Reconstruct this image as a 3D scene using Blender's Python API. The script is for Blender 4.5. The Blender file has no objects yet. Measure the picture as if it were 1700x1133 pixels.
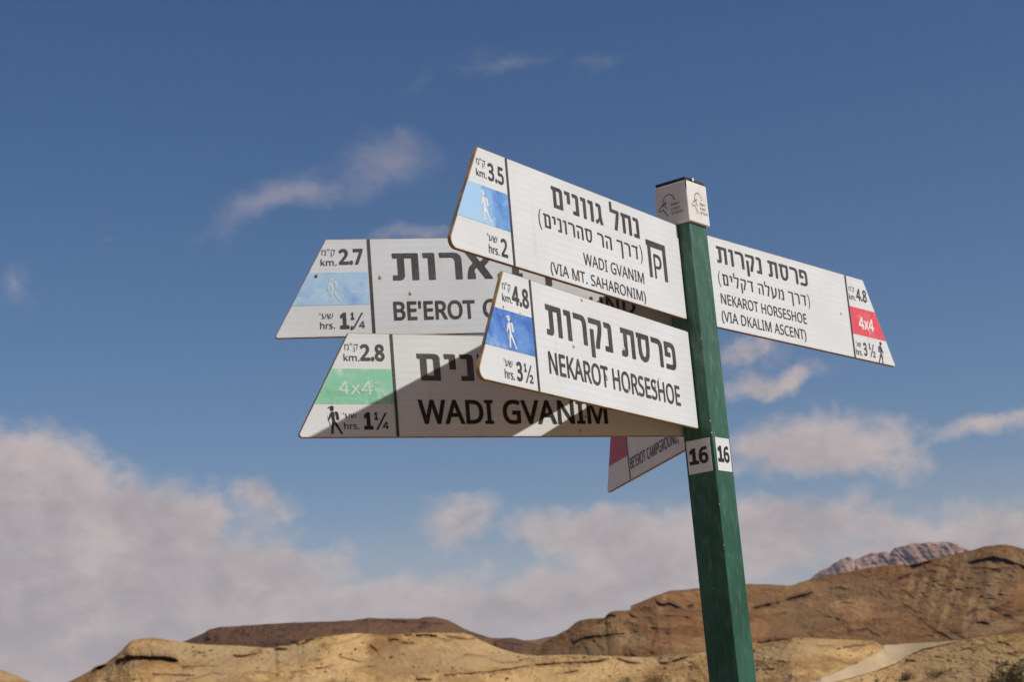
import bpy, math, random, json
import numpy as np
from mathutils import Vector, Matrix
random.seed(7)
SC = bpy.context.scene
COL = SC.collection
EYE = 1.65
rad = math.radians

# ---------------------------------------------------------------- camera
FPX, PITCH, ROLL, PW, PH = 3005.4, 0.222594, 0.084012, 1700.0, 1133.0
fwd = Vector((0, math.cos(PITCH), math.sin(PITCH)))
r0 = Vector((1, 0, 0)); u0 = Vector((0, -math.sin(PITCH), math.cos(PITCH)))
ex = r0 * math.cos(ROLL) - u0 * math.sin(ROLL)
ey = r0 * math.sin(ROLL) + u0 * math.cos(ROLL)
cam = bpy.data.cameras.new('camera')
cam.sensor_width = 36; cam.lens = 36 * FPX / PW
cam.clip_start = 0.05; cam.clip_end = 60000
cam.dof.use_dof = True; cam.dof.focus_distance = 2.55; cam.dof.aperture_fstop = 22
co = bpy.data.objects.new('camera', cam); COL.objects.link(co)
M = Matrix((ex, ey, -fwd)).transposed().to_4x4(); M.translation = Vector((0, 0, EYE))
co.matrix_world = M
SC.camera = co

def ray(px, py):
    """direction in the world seen at a photograph position"""
    X = px - PW / 2; Y = PH / 2 - py
    a = X * math.cos(ROLL) + Y * math.sin(ROLL); b = -X * math.sin(ROLL) + Y * math.cos(ROLL)
    return (a / FPX, math.cos(PITCH) - b / FPX * math.sin(PITCH), math.sin(PITCH) + b / FPX * math.cos(PITCH))
def azel(px, py):
    d = ray(px, py); h = math.hypot(d[0], d[1])
    return math.atan2(d[0], d[1]), d[2] / h          # azimuth, tangent of elevation

# ---------------------------------------------------------------- sun, exposure
SUN_AZ, SUN_EL = rad(118), rad(44)
sun = bpy.data.lights.new('sun', 'SUN'); sun.energy = 4.0; sun.angle = rad(0.5); sun.color = (1, 0.965, 0.905)
so = bpy.data.objects.new('sun', sun); COL.objects.link(so)
sd = Vector((math.sin(SUN_AZ) * math.cos(SUN_EL), math.cos(SUN_AZ) * math.cos(SUN_EL), math.sin(SUN_EL)))
so.rotation_euler = sd.to_track_quat('Z', 'Y').to_euler(); so.location = (6, -4, 8)
SC.view_settings.view_transform = 'Standard'; SC.view_settings.look = 'None'
SC.view_settings.exposure = 0.0; SC.view_settings.gamma = 1; SC.view_settings.use_curve_mapping = False
SC.cycles.max_bounces = 6; SC.cycles.volume_bounces = 0
SC.cycles.use_denoising = True

# ---------------------------------------------------------------- node helpers
class NT:
    def __init__(s, tree): s.t = tree; s.n = tree.nodes; s.l = tree.links
    def node(s, typ, **kw):
        n = s.n.new(typ)
        for k, v in kw.items(): setattr(n, k, v)
        return n
    def inp(s, sock, v):
        if v is None: return
        if isinstance(v, bpy.types.NodeSocket): s.l.new(v, sock)
        else: sock.default_value = v
    def math(s, op, a, b=None, c=None, clamp=False):
        n = s.node('ShaderNodeMath', operation=op, use_clamp=clamp)
        s.inp(n.inputs[0], a); s.inp(n.inputs[1], b); s.inp(n.inputs[2], c); return n.outputs[0]
    def vmath(s, op, a, b=None):
        n = s.node('ShaderNodeVectorMath', operation=op); s.inp(n.inputs[0], a); s.inp(n.inputs[1], b); return n.outputs[0]
    def noise(s, vec, scale, detail=3, rough=0.5, dist=0.0, out=0):
        n = s.node('ShaderNodeTexNoise'); s.inp(n.inputs['Vector'], vec)
        n.inputs['Scale'].default_value = scale; n.inputs['Detail'].default_value = detail
        n.inputs['Roughness'].default_value = rough; n.inputs['Distortion'].default_value = dist
        return n.outputs[out]
    def mapping(s, vec, loc=(0, 0, 0), rot=(0, 0, 0), scale=(1, 1, 1), typ='POINT'):
        n = s.node('ShaderNodeMapping', vector_type=typ); s.inp(n.inputs['Vector'], vec)
        n.inputs['Location'].default_value = loc; n.inputs['Rotation'].default_value = rot; n.inputs['Scale'].default_value = scale
        return n.outputs[0]
    def ss(s, v, a, b, lo=0.0, hi=1.0):
        n = s.node('ShaderNodeMapRange', interpolation_type='SMOOTHSTEP'); s.inp(n.inputs[0], v)
        n.inputs[1].default_value = a; n.inputs[2].default_value = b; n.inputs[3].default_value = lo; n.inputs[4].default_value = hi
        return n.outputs[0]
    def mix(s, f, a, b, mode='MIX'):
        n = s.node('ShaderNodeMix', data_type='RGBA', blend_type=mode)
        s.inp(n.inputs[0], f)
        for i, v in ((6, a), (7, b)):
            if isinstance(v, tuple) and len(v) == 3: v = (*v, 1)
            s.inp(n.inputs[i], v)
        return n.outputs[2]

# ---------------------------------------------------------------- sky with clouds
world = bpy.data.worlds.new('World'); SC.world = world; world.use_nodes = True
w = NT(world.node_tree); w.n.clear()
sky = w.node('ShaderNodeTexSky', sky_type='NISHITA', sun_disc=False)
sky.sun_elevation = SUN_EL; sky.sun_rotation = SUN_AZ
sky.air_density = 1.0; sky.dust_density = 0.6; sky.ozone_density = 2.0; sky.altitude = 500
geo = w.node('ShaderNodeTexCoord').outputs['Generated']
sep = w.node('ShaderNodeSeparateXYZ'); w.inp(sep.inputs[0], geo)
azn = w.math('ARCTAN2', sep.outputs[0], sep.outputs[1])
eln = w.math('ARCSINE', sep.outputs[2])
cmb = w.node('ShaderNodeCombineXYZ'); w.inp(cmb.inputs[0], azn); w.inp(cmb.inputs[1], eln)
ae = cmb.outputs[0]
n1 = w.noise(ae, 20, 5, 0.58, 0.0, 1)
warp = w.vmath('SCALE', w.vmath('SUBTRACT', n1, (0.5, 0.5, 0.5)))
warp.node.inputs[3].default_value = 0.04
aew = w.vmath('ADD', ae, warp)
def cloud_field(blobs):
    tot = None
    for (cx, cy, rx, ry, ang, st) in blobs:
        a, te = azel(cx, cy)
        m = w.mapping(aew, (a, math.atan(te), 0), (0, 0, rad(ang) + ROLL), (rx / FPX, ry / FPX, 1), 'TEXTURE')
        g = w.node('ShaderNodeTexGradient', gradient_type='SPHERICAL'); w.inp(g.inputs[0], m)
        v = w.math('MULTIPLY', g.outputs[1], st)
        tot = v if tot is None else w.math('MAXIMUM', tot, v)
    return tot
thick = cloud_field([(30, 815, 270, 155, -12, 1), (230, 890, 260, 150, -25, 1), (120, 990, 520, 180, 0, 1), (410, 960, 260, 110, -12, 1),
    (430, 835, 120, 52, -12, .48), (300, 1060, 800, 90, 0, .9), (770, 865, 110, 95, 30, .52), (1010, 880, 260, 75, -3, .8),
    (1170, 920, 420, 110, 0, .9), (1350, 745, 250, 88, -12, .72), (1330, 890, 420, 95, -4, .62), (900, 1000, 600, 90, 0, .75),
    (1560, 900, 420, 90, 5, .7), (1400, 990, 700, 90, 0, .7), (1230, 575, 110, 45, 0, .5), (1270, 626, 210, 40, -8, .5), (1640, 712, 170, 32, 0, .5), (1690, 880, 100, 70, 0, .7)])
thin = cloud_field([(645, 280, 140, 75, 5, .95), (480, 330, 250, 48, 14, .9), (700, 388, 170, 25, 0, .8), (825, 100, 140, 40, -12, .65),
    (985, 105, 110, 34, 15, .45), (20, 480, 60, 80, 0, .7), (690, 140, 90, 30, 0, .3), (1230, 590, 200, 60, 0, .6)])
# general cloud cover outside the part of the sky above
oth = w.noise(w.mapping(ae, (3.1, 1.7, 0), (0, 0, 0), (1, 2.6, 1)), 2.6, 6, 0.6)
offr = w.ss(w.math('ABSOLUTE', azn), 0.33, 0.5)
low = w.ss(eln, 0.12, 0.34, 1, 0)
oth = w.math('MULTIPLY', w.math('MULTIPLY', w.ss(oth, 0.42, 0.62), offr), low)
n2 = w.noise(w.mapping(aew, (0, 0, 0), (0, 0, 0.05), (1, 1.7, 1)), 17, 6, 0.58)
n3 = w.noise(aew, 9, 5, 0.6)
n4 = w.noise(w.mapping(ae, (0, 0, 0), (0, 0, 0), (1, 1.3, 1)), 62, 6, 0.62)
edge = w.math('ADD', w.math('ADD', thick, w.math('MULTIPLY', w.math('SUBTRACT', n2, 0.5), 0.55)), w.math('MULTIPLY', w.math('SUBTRACT', n4, 0.5), 0.38))
d1 = w.math('MULTIPLY', w.ss(edge, 0.10, 0.52), 0.86)
d2 = w.math('MULTIPLY', w.ss(w.math('ADD', thin, w.math('ADD', w.math('MULTIPLY', w.math('SUBTRACT', n2, 0.5), 0.9), w.math('MULTIPLY', w.math('SUBTRACT', n4, 0.5), 0.6))), 0.16, 1.05), 0.34)
dens = w.math('MAXIMUM', w.math('MAXIMUM', d1, d2), w.math('MULTIPLY', oth, 0.85))
dens = w.math('MAXIMUM', dens, w.math('MULTIPLY', w.ss(eln, 0.0, 0.15, 1, 0), 0.85))
lum = w.ss(w.math('ADD', w.math('MULTIPLY', w.ss(edge, 0.1, 0.75, 1, 0), 0.16), w.math('ADD', w.math('MULTIPLY', n2, 0.6), w.math('ADD', w.math('MULTIPLY', n3, 0.4), w.math('MULTIPLY', w.math('SUBTRACT', n4, 0.5), 0.35)))), 0.38, 0.68)
ccol = w.mix(lum, (4.05, 3.4, 3.3), (6.0, 4.95, 4.6))
sr = w.node('ShaderNodeSeparateColor'); w.inp(sr.inputs[0], sky.outputs[0])
cr = w.node('ShaderNodeCombineColor')
for i, (k, g) in enumerate(((0.31, 1.60), (0.41, 1.30), (0.61, 1.09))):        # deep desert blue
    w.inp(cr.inputs[i], w.math('MINIMUM', w.math('MULTIPLY', w.math('POWER', sr.outputs[i], g), k), 6.0))
skyc = cr.outputs[0]
# ground-side haze of the lower hemisphere stays the horizon colour
fin = w.mix(dens, skyc, ccol)
bg = w.node('ShaderNodeBackground'); w.inp(bg.inputs[0], fin); bg.inputs[1].default_value = 0.1
out = w.node('ShaderNodeOutputWorld'); w.l.new(bg.outputs[0], out.inputs[0])

# ---------------------------------------------------------------- object helpers
def link(name, me, mat=None, parent=None):
    o = bpy.data.objects.new(name, me); COL.objects.link(o)
    if mat is not None and me is not None and not me.materials: me.materials.append(mat)
    if parent is not None: o.parent = parent
    return o
def tag(o, label=None, cat=None, group=None, kind=None):
    for k, v in (('label', label), ('category', cat), ('group', group), ('kind', kind)):
        if v: o[k] = v
    return o
def mesh(name, verts, faces, smooth=False):
    me = bpy.data.meshes.new(name); me.from_pydata([tuple(v) for v in verts], [], faces); me.update()
    if smooth: me.shade_smooth()
    return me
def mat(name, rough=0.6, spec=0.5):
    m = bpy.data.materials.new(name); m.use_nodes = True
    n = NT(m.node_tree); b = m.node_tree.nodes['Principled BSDF']
    b.inputs['Roughness'].default_value = rough; b.inputs['Specular IOR Level'].default_value = spec
    tc = n.node('ShaderNodeTexCoord').outputs['Object']
    return m, n, b, tc
def bump(n, b, h, strength, dist):
    k = n.node('ShaderNodeBump'); k.inputs['Strength'].default_value = strength; k.inputs['Distance'].default_value = dist
    n.inp(k.inputs['Height'], h); n.l.new(k.outputs[0], b.inputs['Normal'])

# ---------------------------------------------------------------- numpy noise
_rs = np.random.RandomState(11)
_G = _rs.rand(256, 256)
def vnoise(x, y):
    xi = np.floor(x).astype(int); yi = np.floor(y).astype(int); fx = x - xi; fy = y - yi
    fx = fx * fx * fx * (fx * (fx * 6 - 15) + 10); fy = fy * fy * fy * (fy * (fy * 6 - 15) + 10)
    g = lambda i, j: _G[i & 255, j & 255]
    return ((g(xi, yi) * (1 - fx) + g(xi + 1, yi) * fx) * (1 - fy) + (g(xi, yi + 1) * (1 - fx) + g(xi + 1, yi + 1) * fx) * fy) * 2 - 1
def fbm(x, y, o=5, r=0.5):
    s = 0; a = 1; t = 0
    for i in range(o):
        s = s + a * vnoise(x * 2 ** i + 17.3 * i, y * 2 ** i - 9.1 * i); t += a; a *= r
    return s / t
def ridged(x, y, o=4):
    s = 0; a = 1; t = 0
    for i in range(o):
        s = s + a * (1 - np.abs(vnoise(x * 2 ** i + 5.7 * i, y * 2 ** i + 3.3 * i)) * 2); t += a; a *= 0.5
    return s / t
def sstep(x, a, b):
    t = np.clip((x - a) / (b - a), 0, 1); return t * t * (3 - 2 * t)

# ---------------------------------------------------------------- hills
def hill(name, sil, te_foot, r_foot, r_ridge, rows, vis_from, az_lim, dcol, rough, gully, ledges, patches, shape, mtl, back=0.5, seed=0, jag=0.0, flat=None, gsc=1.0, strata=1.0):
    """A hill whose crest runs along the sight lines `sil`, standing r_foot..r_ridge metres off."""
    A = np.array([azel(*q) for q in sil]); A = A[A[:, 0].argsort()]
    a0, a1 = az_lim
    dense0, dense1 = max(a0, rad(-18)), min(a1, rad(18.5))
    az = np.concatenate([np.arange(a0, dense0, 0.006), np.arange(dense0, dense1, dcol), np.arange(dense1, a1 + .006, 0.006)])
    te_r = np.interp(az, A[:, 0], A[:, 1])
    # beyond the known crest: rolling continuation
    for side, edge in ((az < A[0, 0], A[0]), (az > A[-1, 0], A[-1])):
        d = np.abs(az - edge[0])
        te_r = np.where(side, edge[1] + (fbm(az * 9 + seed, az * 0 + seed, 4) * 0.02 - 0.012) * sstep(d, 0, .3), te_r)
    te_r = te_r + jag * fbm(az * 260 + seed, az * 0 + seed * 3.1, 4)
    tv = np.concatenate([np.linspace(0, 1, max(6, rows // 8), endpoint=False) * vis_from, np.linspace(vis_from, 1, rows)])
    T, Z = np.meshgrid(tv, az, indexing='ij')
    TR = te_r[None, :] + 0 * T
    TF = np.minimum(te_foot, TR - 0.004)
    E_ = TF + (TR - TF) * T
    RR = r_ridge(az)[None, :] if callable(r_ridge) else r_ridge
    R = r_foot + (RR - r_foot) * (T ** shape)
    X = R * Z; H = R * E_
    sc = r_ridge(az).mean() if callable(r_ridge) else r_ridge
    k = 1.0 / (sc * 0.05)
    env = np.sin(np.pi * np.clip(T, 0, 1)) ** 0.6 * (1 - sstep(T, 0.97, 1.0)) + 0.15
    D = rough * sc * 0.02 * fbm(X * k, H * k * 2 + seed, 6, 0.55) * env
    D = D + gully * sc * 0.02 * (ridged(X * k * 1.3 * gsc + 0.7 * fbm(X * k, H * k * 2, 3) + H * k * 0.35, H * k * 0.25 * gsc ** .5 + seed, 4) - 0.5) * env
    D = D + rough * sc * 0.0040 * fbm(X * k * 14, H * k * 22 + seed, 4, 0.6)
    st_ = H / (sc * 0.0085) + 1.3 * fbm(X * k * 1.5, H * k + seed, 4) + X * k * 0.22
    saw = (st_ - np.floor(st_)) ** 3
    stm = sstep(fbm(X * k * 2.6 + 4 * np.floor(st_) + seed, H * k * 3, 4, .6), 0.02, 0.3)
    D = D - strata * sc * 0.006 * saw * stm * np.minimum(env, 1)
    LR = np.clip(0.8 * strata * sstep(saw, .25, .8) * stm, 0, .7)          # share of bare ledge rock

    px = 1 / FPX
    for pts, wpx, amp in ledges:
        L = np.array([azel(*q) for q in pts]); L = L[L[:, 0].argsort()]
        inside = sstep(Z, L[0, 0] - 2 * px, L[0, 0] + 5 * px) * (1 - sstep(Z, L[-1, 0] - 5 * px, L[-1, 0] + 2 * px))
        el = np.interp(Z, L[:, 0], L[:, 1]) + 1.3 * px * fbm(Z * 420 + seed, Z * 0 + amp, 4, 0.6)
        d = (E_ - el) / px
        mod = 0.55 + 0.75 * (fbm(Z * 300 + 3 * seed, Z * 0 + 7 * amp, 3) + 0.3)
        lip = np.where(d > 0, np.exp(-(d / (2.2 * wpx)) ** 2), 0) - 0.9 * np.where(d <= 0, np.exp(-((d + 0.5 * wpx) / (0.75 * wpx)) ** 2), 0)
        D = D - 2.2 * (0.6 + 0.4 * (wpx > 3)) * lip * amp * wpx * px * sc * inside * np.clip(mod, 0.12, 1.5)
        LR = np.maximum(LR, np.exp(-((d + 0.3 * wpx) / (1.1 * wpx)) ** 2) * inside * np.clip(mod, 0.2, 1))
    if flat is not None:
        D = D * (1 - flat(Z, E_))
    R2 = R + D
    P1 = np.zeros_like(T); P2 = np.zeros_like(T); P3 = np.zeros_like(T)
    for (cx, cy, rx, ry, ang, which, st) in patches:
        a, te = azel(cx, cy); u = (Z - a) / px; v = (E_ - te) / px; c, s_ = math.cos(rad(ang) + ROLL), math.sin(rad(ang) + ROLL)
        uu = (u * c + v * s_) / rx; vv = (-u * s_ + v * c) / ry
        f = st * (1 - sstep(np.hypot(uu, vv) + 0.45 * fbm(u / 14 + cx, v / 9, 4, 0.6), 0.72, 1.35))
        if which == 1: P1 = np.maximum(P1, f)
        elif which == 2: P2 = np.maximum(P2, f)
        else: P3 = np.maximum(P3, f)
    # behind the crest
    tb = np.array([0.25, 0.6, 1.0])
    Rb = R2[-1:] * (1 + back * 0.35 * tb[:, None]); Hb = H[-1:] * (1 - tb[:, None] ** 1.5) + 0 * Rb
    HB = R2 * E_
    Rall = np.vstack([R2, Rb]); Hall = np.vstack([HB, Hb - EYE * (Hb * 0 + tb[:, None])])
    Zall = np.vstack([Z, np.repeat(Z[-1:], 3, 0)])
    V = np.stack([Rall * np.sin(Zall), Rall * np.cos(Zall), Hall + EYE], -1)
    nr, nc = V.shape[:2]
    idx = np.arange(nr * nc).reshape(nr, nc)
    F = np.stack([idx[:-1, :-1], idx[:-1, 1:], idx[1:, 1:], idx[1:, :-1]], -1).reshape(-1, 4)
    me = bpy.data.meshes.new(name)
    me.vertices.add(nr * nc); me.vertices.foreach_set('co', V.reshape(-1).astype(np.float32))
    me.loops.add(len(F) * 4); me.loops.foreach_set('vertex_index', F.reshape(-1).astype(np.int32))
    me.polygons.add(len(F)); me.polygons.foreach_set('loop_start', np.arange(0, len(F) * 4, 4, dtype=np.int32))
    me.update(calc_edges=True); me.shade_smooth()
    pad = lambda q: np.vstack([q, np.repeat(q[-1:], 3, 0)])
    for nm, q in (('ledge', LR), ('patch_a', P1), ('patch_b', P2), ('patch_c', P3)):
        at = me.attributes.new(nm, 'FLOAT', 'POINT'); at.data.foreach_set('value', pad(q).reshape(-1).astype(np.float32))
    o = link(name, me, mtl); o['kind'] = 'structure'
    return o, V, Z, E_

def earth(name, base, alt, dark, pa, pb, pc, ledgec, sc, strata=0.0, rough=0.95):
    m, n, b, tc = mat(name, rough, 0.15)
    a = lambda q: n.node('ShaderNodeAttribute', attribute_name=q).outputs['Fac']
    big = n.ss(n.noise(tc, 0.09 / sc, 4, 0.55), 0.38, 0.62)
    mid = n.ss(n.noise(tc, 0.8 / sc, 5, 0.65), 0.40, 0.62)
    fine = n.noise(tc, 5.5 / sc, 4, 0.7)
    c = n.mix(big, base, alt)
    st = n.noise(n.mapping(tc, (0, 0, 0), (0, 0.09, 0), (0.12, 0.12, 1.6)), 0.55 / sc, 4, 0.6, 0.4)
    c = n.mix(n.math('MULTIPLY', n.ss(st, 0.47, 0.60), strata), c, dark)
    c = n.mix(n.math('MULTIPLY', n.ss(mid, 0.2, 0.9), 0.42), c, dark)
    m2 = n.noise(tc, 2.4 / sc, 4, 0.65)
    c = n.mix(n.math('MULTIPLY', n.ss(m2, 0.50, 0.66), 0.45), c, dark)
    c = n.mix(n.math('MULTIPLY', n.ss(m2, 0.48, 0.34), 0.40), c, pc)
    blot = n.ss(n.noise(n.mapping(tc, (5, 2, 0), (0, 0, 0), (1, 1, 1.8)), 0.26 / sc, 5, 0.62, 0.5), 0.50, 0.66)
    c = n.mix(n.math('MULTIPLY', blot, 0.48), c, pa)
    for q, col in (('patch_a', pa), ('patch_b', pb), ('patch_c', pc)):
        c = n.mix(n.math('MULTIPLY', a(q), n.ss(mid, 1.3, 0.0, 0.65, 1.0)), c, col)
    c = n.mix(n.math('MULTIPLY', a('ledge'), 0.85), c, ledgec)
    spk = n.math('MULTIPLY', n.ss(fine, 0.56, 0.68), 0.55)
    c = n.mix(spk, c, dark)
    c = n.mix(n.math('MULTIPLY', n.ss(fine, 0.42, 0.30), 0.35), c, base)
    n.l.new(c, b.inputs['Base Color'])
    bump(n, b, n.noise(tc, 2.6 / sc, 6, 0.7), 0.8, 0.35 * sc)
    return m

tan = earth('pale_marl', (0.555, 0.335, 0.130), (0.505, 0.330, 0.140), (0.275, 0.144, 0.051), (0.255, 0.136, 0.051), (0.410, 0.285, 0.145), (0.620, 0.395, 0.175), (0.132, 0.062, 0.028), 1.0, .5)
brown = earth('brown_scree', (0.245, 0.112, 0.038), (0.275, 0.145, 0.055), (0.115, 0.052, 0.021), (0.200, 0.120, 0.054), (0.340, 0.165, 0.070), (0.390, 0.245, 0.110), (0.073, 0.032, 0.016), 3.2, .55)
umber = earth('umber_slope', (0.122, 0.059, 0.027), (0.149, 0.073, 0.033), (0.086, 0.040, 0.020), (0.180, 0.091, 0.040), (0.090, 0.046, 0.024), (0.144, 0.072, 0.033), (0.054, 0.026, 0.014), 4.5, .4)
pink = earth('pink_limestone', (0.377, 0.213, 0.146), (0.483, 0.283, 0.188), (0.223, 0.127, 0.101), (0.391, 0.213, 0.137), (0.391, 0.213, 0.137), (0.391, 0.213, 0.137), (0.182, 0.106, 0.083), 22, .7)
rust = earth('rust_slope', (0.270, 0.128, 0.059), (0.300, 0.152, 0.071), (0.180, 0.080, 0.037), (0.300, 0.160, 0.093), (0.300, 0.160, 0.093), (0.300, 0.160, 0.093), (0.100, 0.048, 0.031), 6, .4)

# pale ground everywhere below the slopes
me = mesh('ground', [(-9000, -9000, 0), (9000, -9000, 0), (9000, 9000, 0), (-9000, 9000, 0)], [(0, 1, 2, 3)])
tag(link('ground', me, tan), kind='structure')

# far purple mountain with vertical buttresses
hill('mountain', [(1250, 1010), (1310, 985), (1344, 963), (1361, 949), (1368, 946), (1376, 944), (1383, 937), (1395, 930), (1409, 925), (1417.6, 931), (1430, 925), (1446, 918.5), (1457, 919), (1468.5, 915.5), (1477, 919.5), (1485, 910), (1498, 907), (1511, 904), (1525, 903), (1539, 901), (1556, 901.5), (1573, 900), (1590, 905), (1601, 911), (1640, 922), (1700, 950)],
     0.03, 2500, 3200, 150, 0.35, (rad(5), rad(24)), 0.0003, 1.0, .55, [([(1430, 938), (1480, 931), (1540, 925), (1600, 922)], 3, .7)], [], 0.8, pink, seed=3.3, jag=.0005, gsc=6.5, strata=1.6)
# rust saddle far in the gap
hill('rust_ridge', [(840, 1070), (873, 1064), (889, 1063), (906, 1059), (930, 1056), (960, 1060), (1000, 1070)], 0.02, 1100, 1400, 50, 0.4, (rad(-3), rad(6)), 0.0006, .6, .4, [], [], 0.8, rust, seed=1.3)
# dark mesa left of centre
hill('mesa', [(150, 1180), (200, 1150), (250, 1110), (280, 1078), (295, 1070), (317, 1061), (339, 1052), (347, 1046), (363, 1042.3), (400, 1040), (439, 1037), (500, 1034), (540, 1033), (581, 1031), (612, 1026.5), (618, 1027), (650, 1027.5), (696, 1028), (704, 1025.5), (722, 1025), (743.5, 1030), (757, 1037), (771, 1045), (795, 1054), (819, 1060.5), (852, 1060), (873, 1065), (898, 1073), (940, 1081), (1000, 1092), (1100, 1110)],
     0.015, 430, 620, 130, 0.3, (rad(-13), rad(9)), 0.00035, .8, .5, [([(600, 1031), (650, 1032), (700, 1034), (740, 1036)], 2.0, 1.0), ([(820, 1066), (870, 1072)], 2, .7)],
     [(650, 1045, 130, 22, -3, 1, .8), (780, 1052, 70, 14, -20, 1, .6)], 0.7, umber, seed=5.1, jag=.0002)
# reddish back ridge right of the post
hill('back_ridge', [(1040, 1010), (1088, 990), (1113, 981.5), (1155, 978), (1200, 973), (1241, 970), (1280, 971), (1316, 973), (1360, 972), (1420, 970)], 0.03, 480, 640, 90, 0.4, (rad(3), rad(13)), 0.0004, .7, .4, [([(1123, 990), (1155, 994), (1241, 981), (1262, 981)], 3, 1)], [], 0.8, rust, seed=2.1, jag=.0002)
# big brown hill on the right
BL = [([(950, 1067), (957, 1064), (975, 1057), (1000, 1056), (1025, 1052.5), (1040, 1051)], 4.5, 1.3), ([(992, 1036), (1003, 1026), (1015, 1021), (1024, 1023)], 3, 1.2), ([(1044, 1020), (1058, 1026)], 3, 1),
      ([(1088, 998), (1098, 1004), (1112, 1002), (1124, 1008), (1132, 1010)], 4.0, 1.2), ([(1140, 1008), (1155, 1003)], 3.5, 1), ([(1100, 1022), (1145, 1025)], 2, .6),
      ([(1245, 1011), (1273, 1004), (1290, 1001), (1300, 999), (1318, 991), (1337, 987), (1350, 983)], 4.2, 1.3), ([(1375, 977), (1390, 977), (1412, 979)], 2.2, .9),
      ([(1388, 1002), (1400, 1001), (1420, 1001)], 2.0, .8), ([(1474, 973), (1480, 968), (1500, 958), (1513, 952)], 3.2, 1), ([(1510, 941), (1530, 936), (1547, 931)], 3.6, 1.2),
      ([(1560, 926), (1600, 916), (1640, 908)], 2, .7), ([(1608, 934), (1625, 930), (1650, 925), (1675, 931), (1700, 941), (1740, 955)], 7.5, 1.2), ([(1620, 1034), (1630, 1033), (1642, 1036)], 5, 1.5),
      ([(1633, 996), (1650, 993)], 2.5, 1), ([(1662, 1008), (1672, 1002), (1680, 998)], 3, 1), ([(1600, 1023), (1612, 1016), (1622, 1008)], 3, 1), ([(1675, 1018), (1700, 1013), (1730, 1010)], 3, .9),
      ([(1630, 952), (1660, 944), (1690, 943)], 2.5, .8), ([(1405, 1048), (1440, 1045), (1450, 1050)], 2.5, .8), ([(1255, 1066), (1300, 1060), (1340, 1063)], 2.2, .7), ([(1280, 1020), (1310, 1018)], 2, .6)]
BP = [(1000, 1074, 70, 14, 0, 1, .9), (955, 1048, 20, 10, 30, 2, .4), (1048, 1060, 26, 12, -20, 3, .6), (1015, 1040, 40, 10, 10, 3, .35), (1420, 985, 60, 22, -15, 1, .8), (1425, 1012, 32, 18, -10, 2, .75), (1400, 1002, 22, 5, 0, 3, .9), (1430, 1012, 12, 18, 60, 3, .5),
      (1330, 1030, 60, 20, 5, 1, .55), (1260, 1045, 14, 14, 0, 2, .6), (1280, 1000, 50, 8, 15, 1, .4), (1560, 965, 55, 7, 62, 3, .5), (1530, 978, 26, 5, 55, 3, .7), (1518, 955, 40, 4, 60, 3, .5), (1580, 990, 70, 5, 58, 3, .55), (1602, 960, 60, 4, 60, 3, .4),
      (1660, 965, 50, 22, -10, 1, .85), (1640, 1000, 50, 10, 55, 3, .6), (1610, 1015, 30, 6, 60, 3, .7), (1680, 985, 30, 8, 20, 2, .6), (1670, 935, 40, 7, -5, 3, .4), (1655, 1042, 60, 9, 5, 3, .5), (1120, 1065, 50, 10, -15, 2, .5), (1150, 1075, 60, 12, 10, 3, .3), (1460, 1055, 40, 12, 0, 1, .4), (1100, 1003, 20, 4, 60, 3, .45)]
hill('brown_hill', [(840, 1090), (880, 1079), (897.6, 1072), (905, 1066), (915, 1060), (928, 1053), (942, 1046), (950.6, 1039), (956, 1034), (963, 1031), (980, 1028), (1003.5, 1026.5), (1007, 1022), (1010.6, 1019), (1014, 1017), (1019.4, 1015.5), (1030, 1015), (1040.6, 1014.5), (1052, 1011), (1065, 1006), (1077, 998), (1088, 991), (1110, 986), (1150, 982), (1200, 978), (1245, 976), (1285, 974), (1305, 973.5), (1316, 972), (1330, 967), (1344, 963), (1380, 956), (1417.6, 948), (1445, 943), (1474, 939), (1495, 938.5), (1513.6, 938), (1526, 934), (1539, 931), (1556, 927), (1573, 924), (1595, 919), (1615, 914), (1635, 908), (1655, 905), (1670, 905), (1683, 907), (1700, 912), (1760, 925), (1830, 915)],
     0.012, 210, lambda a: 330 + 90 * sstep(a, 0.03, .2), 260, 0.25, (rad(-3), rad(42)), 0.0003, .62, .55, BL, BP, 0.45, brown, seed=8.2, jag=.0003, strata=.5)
# far-left low shoulder
hill('left_shoulder', [(-400, 1075), (-200, 1090), (-60, 1102), (0, 1112), (20, 1120), (45, 1130), (80, 1150), (120, 1170)], -0.03, 90, 210, 40, 0.3, (rad(-45), rad(-12)), 0.0006, .6, .4, [([(0, 1114), (20, 1121)], 2, .8)], [(10, 1125, 30, 8, 0, 2, .6)], 0.8, tan, seed=4.4)

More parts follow.
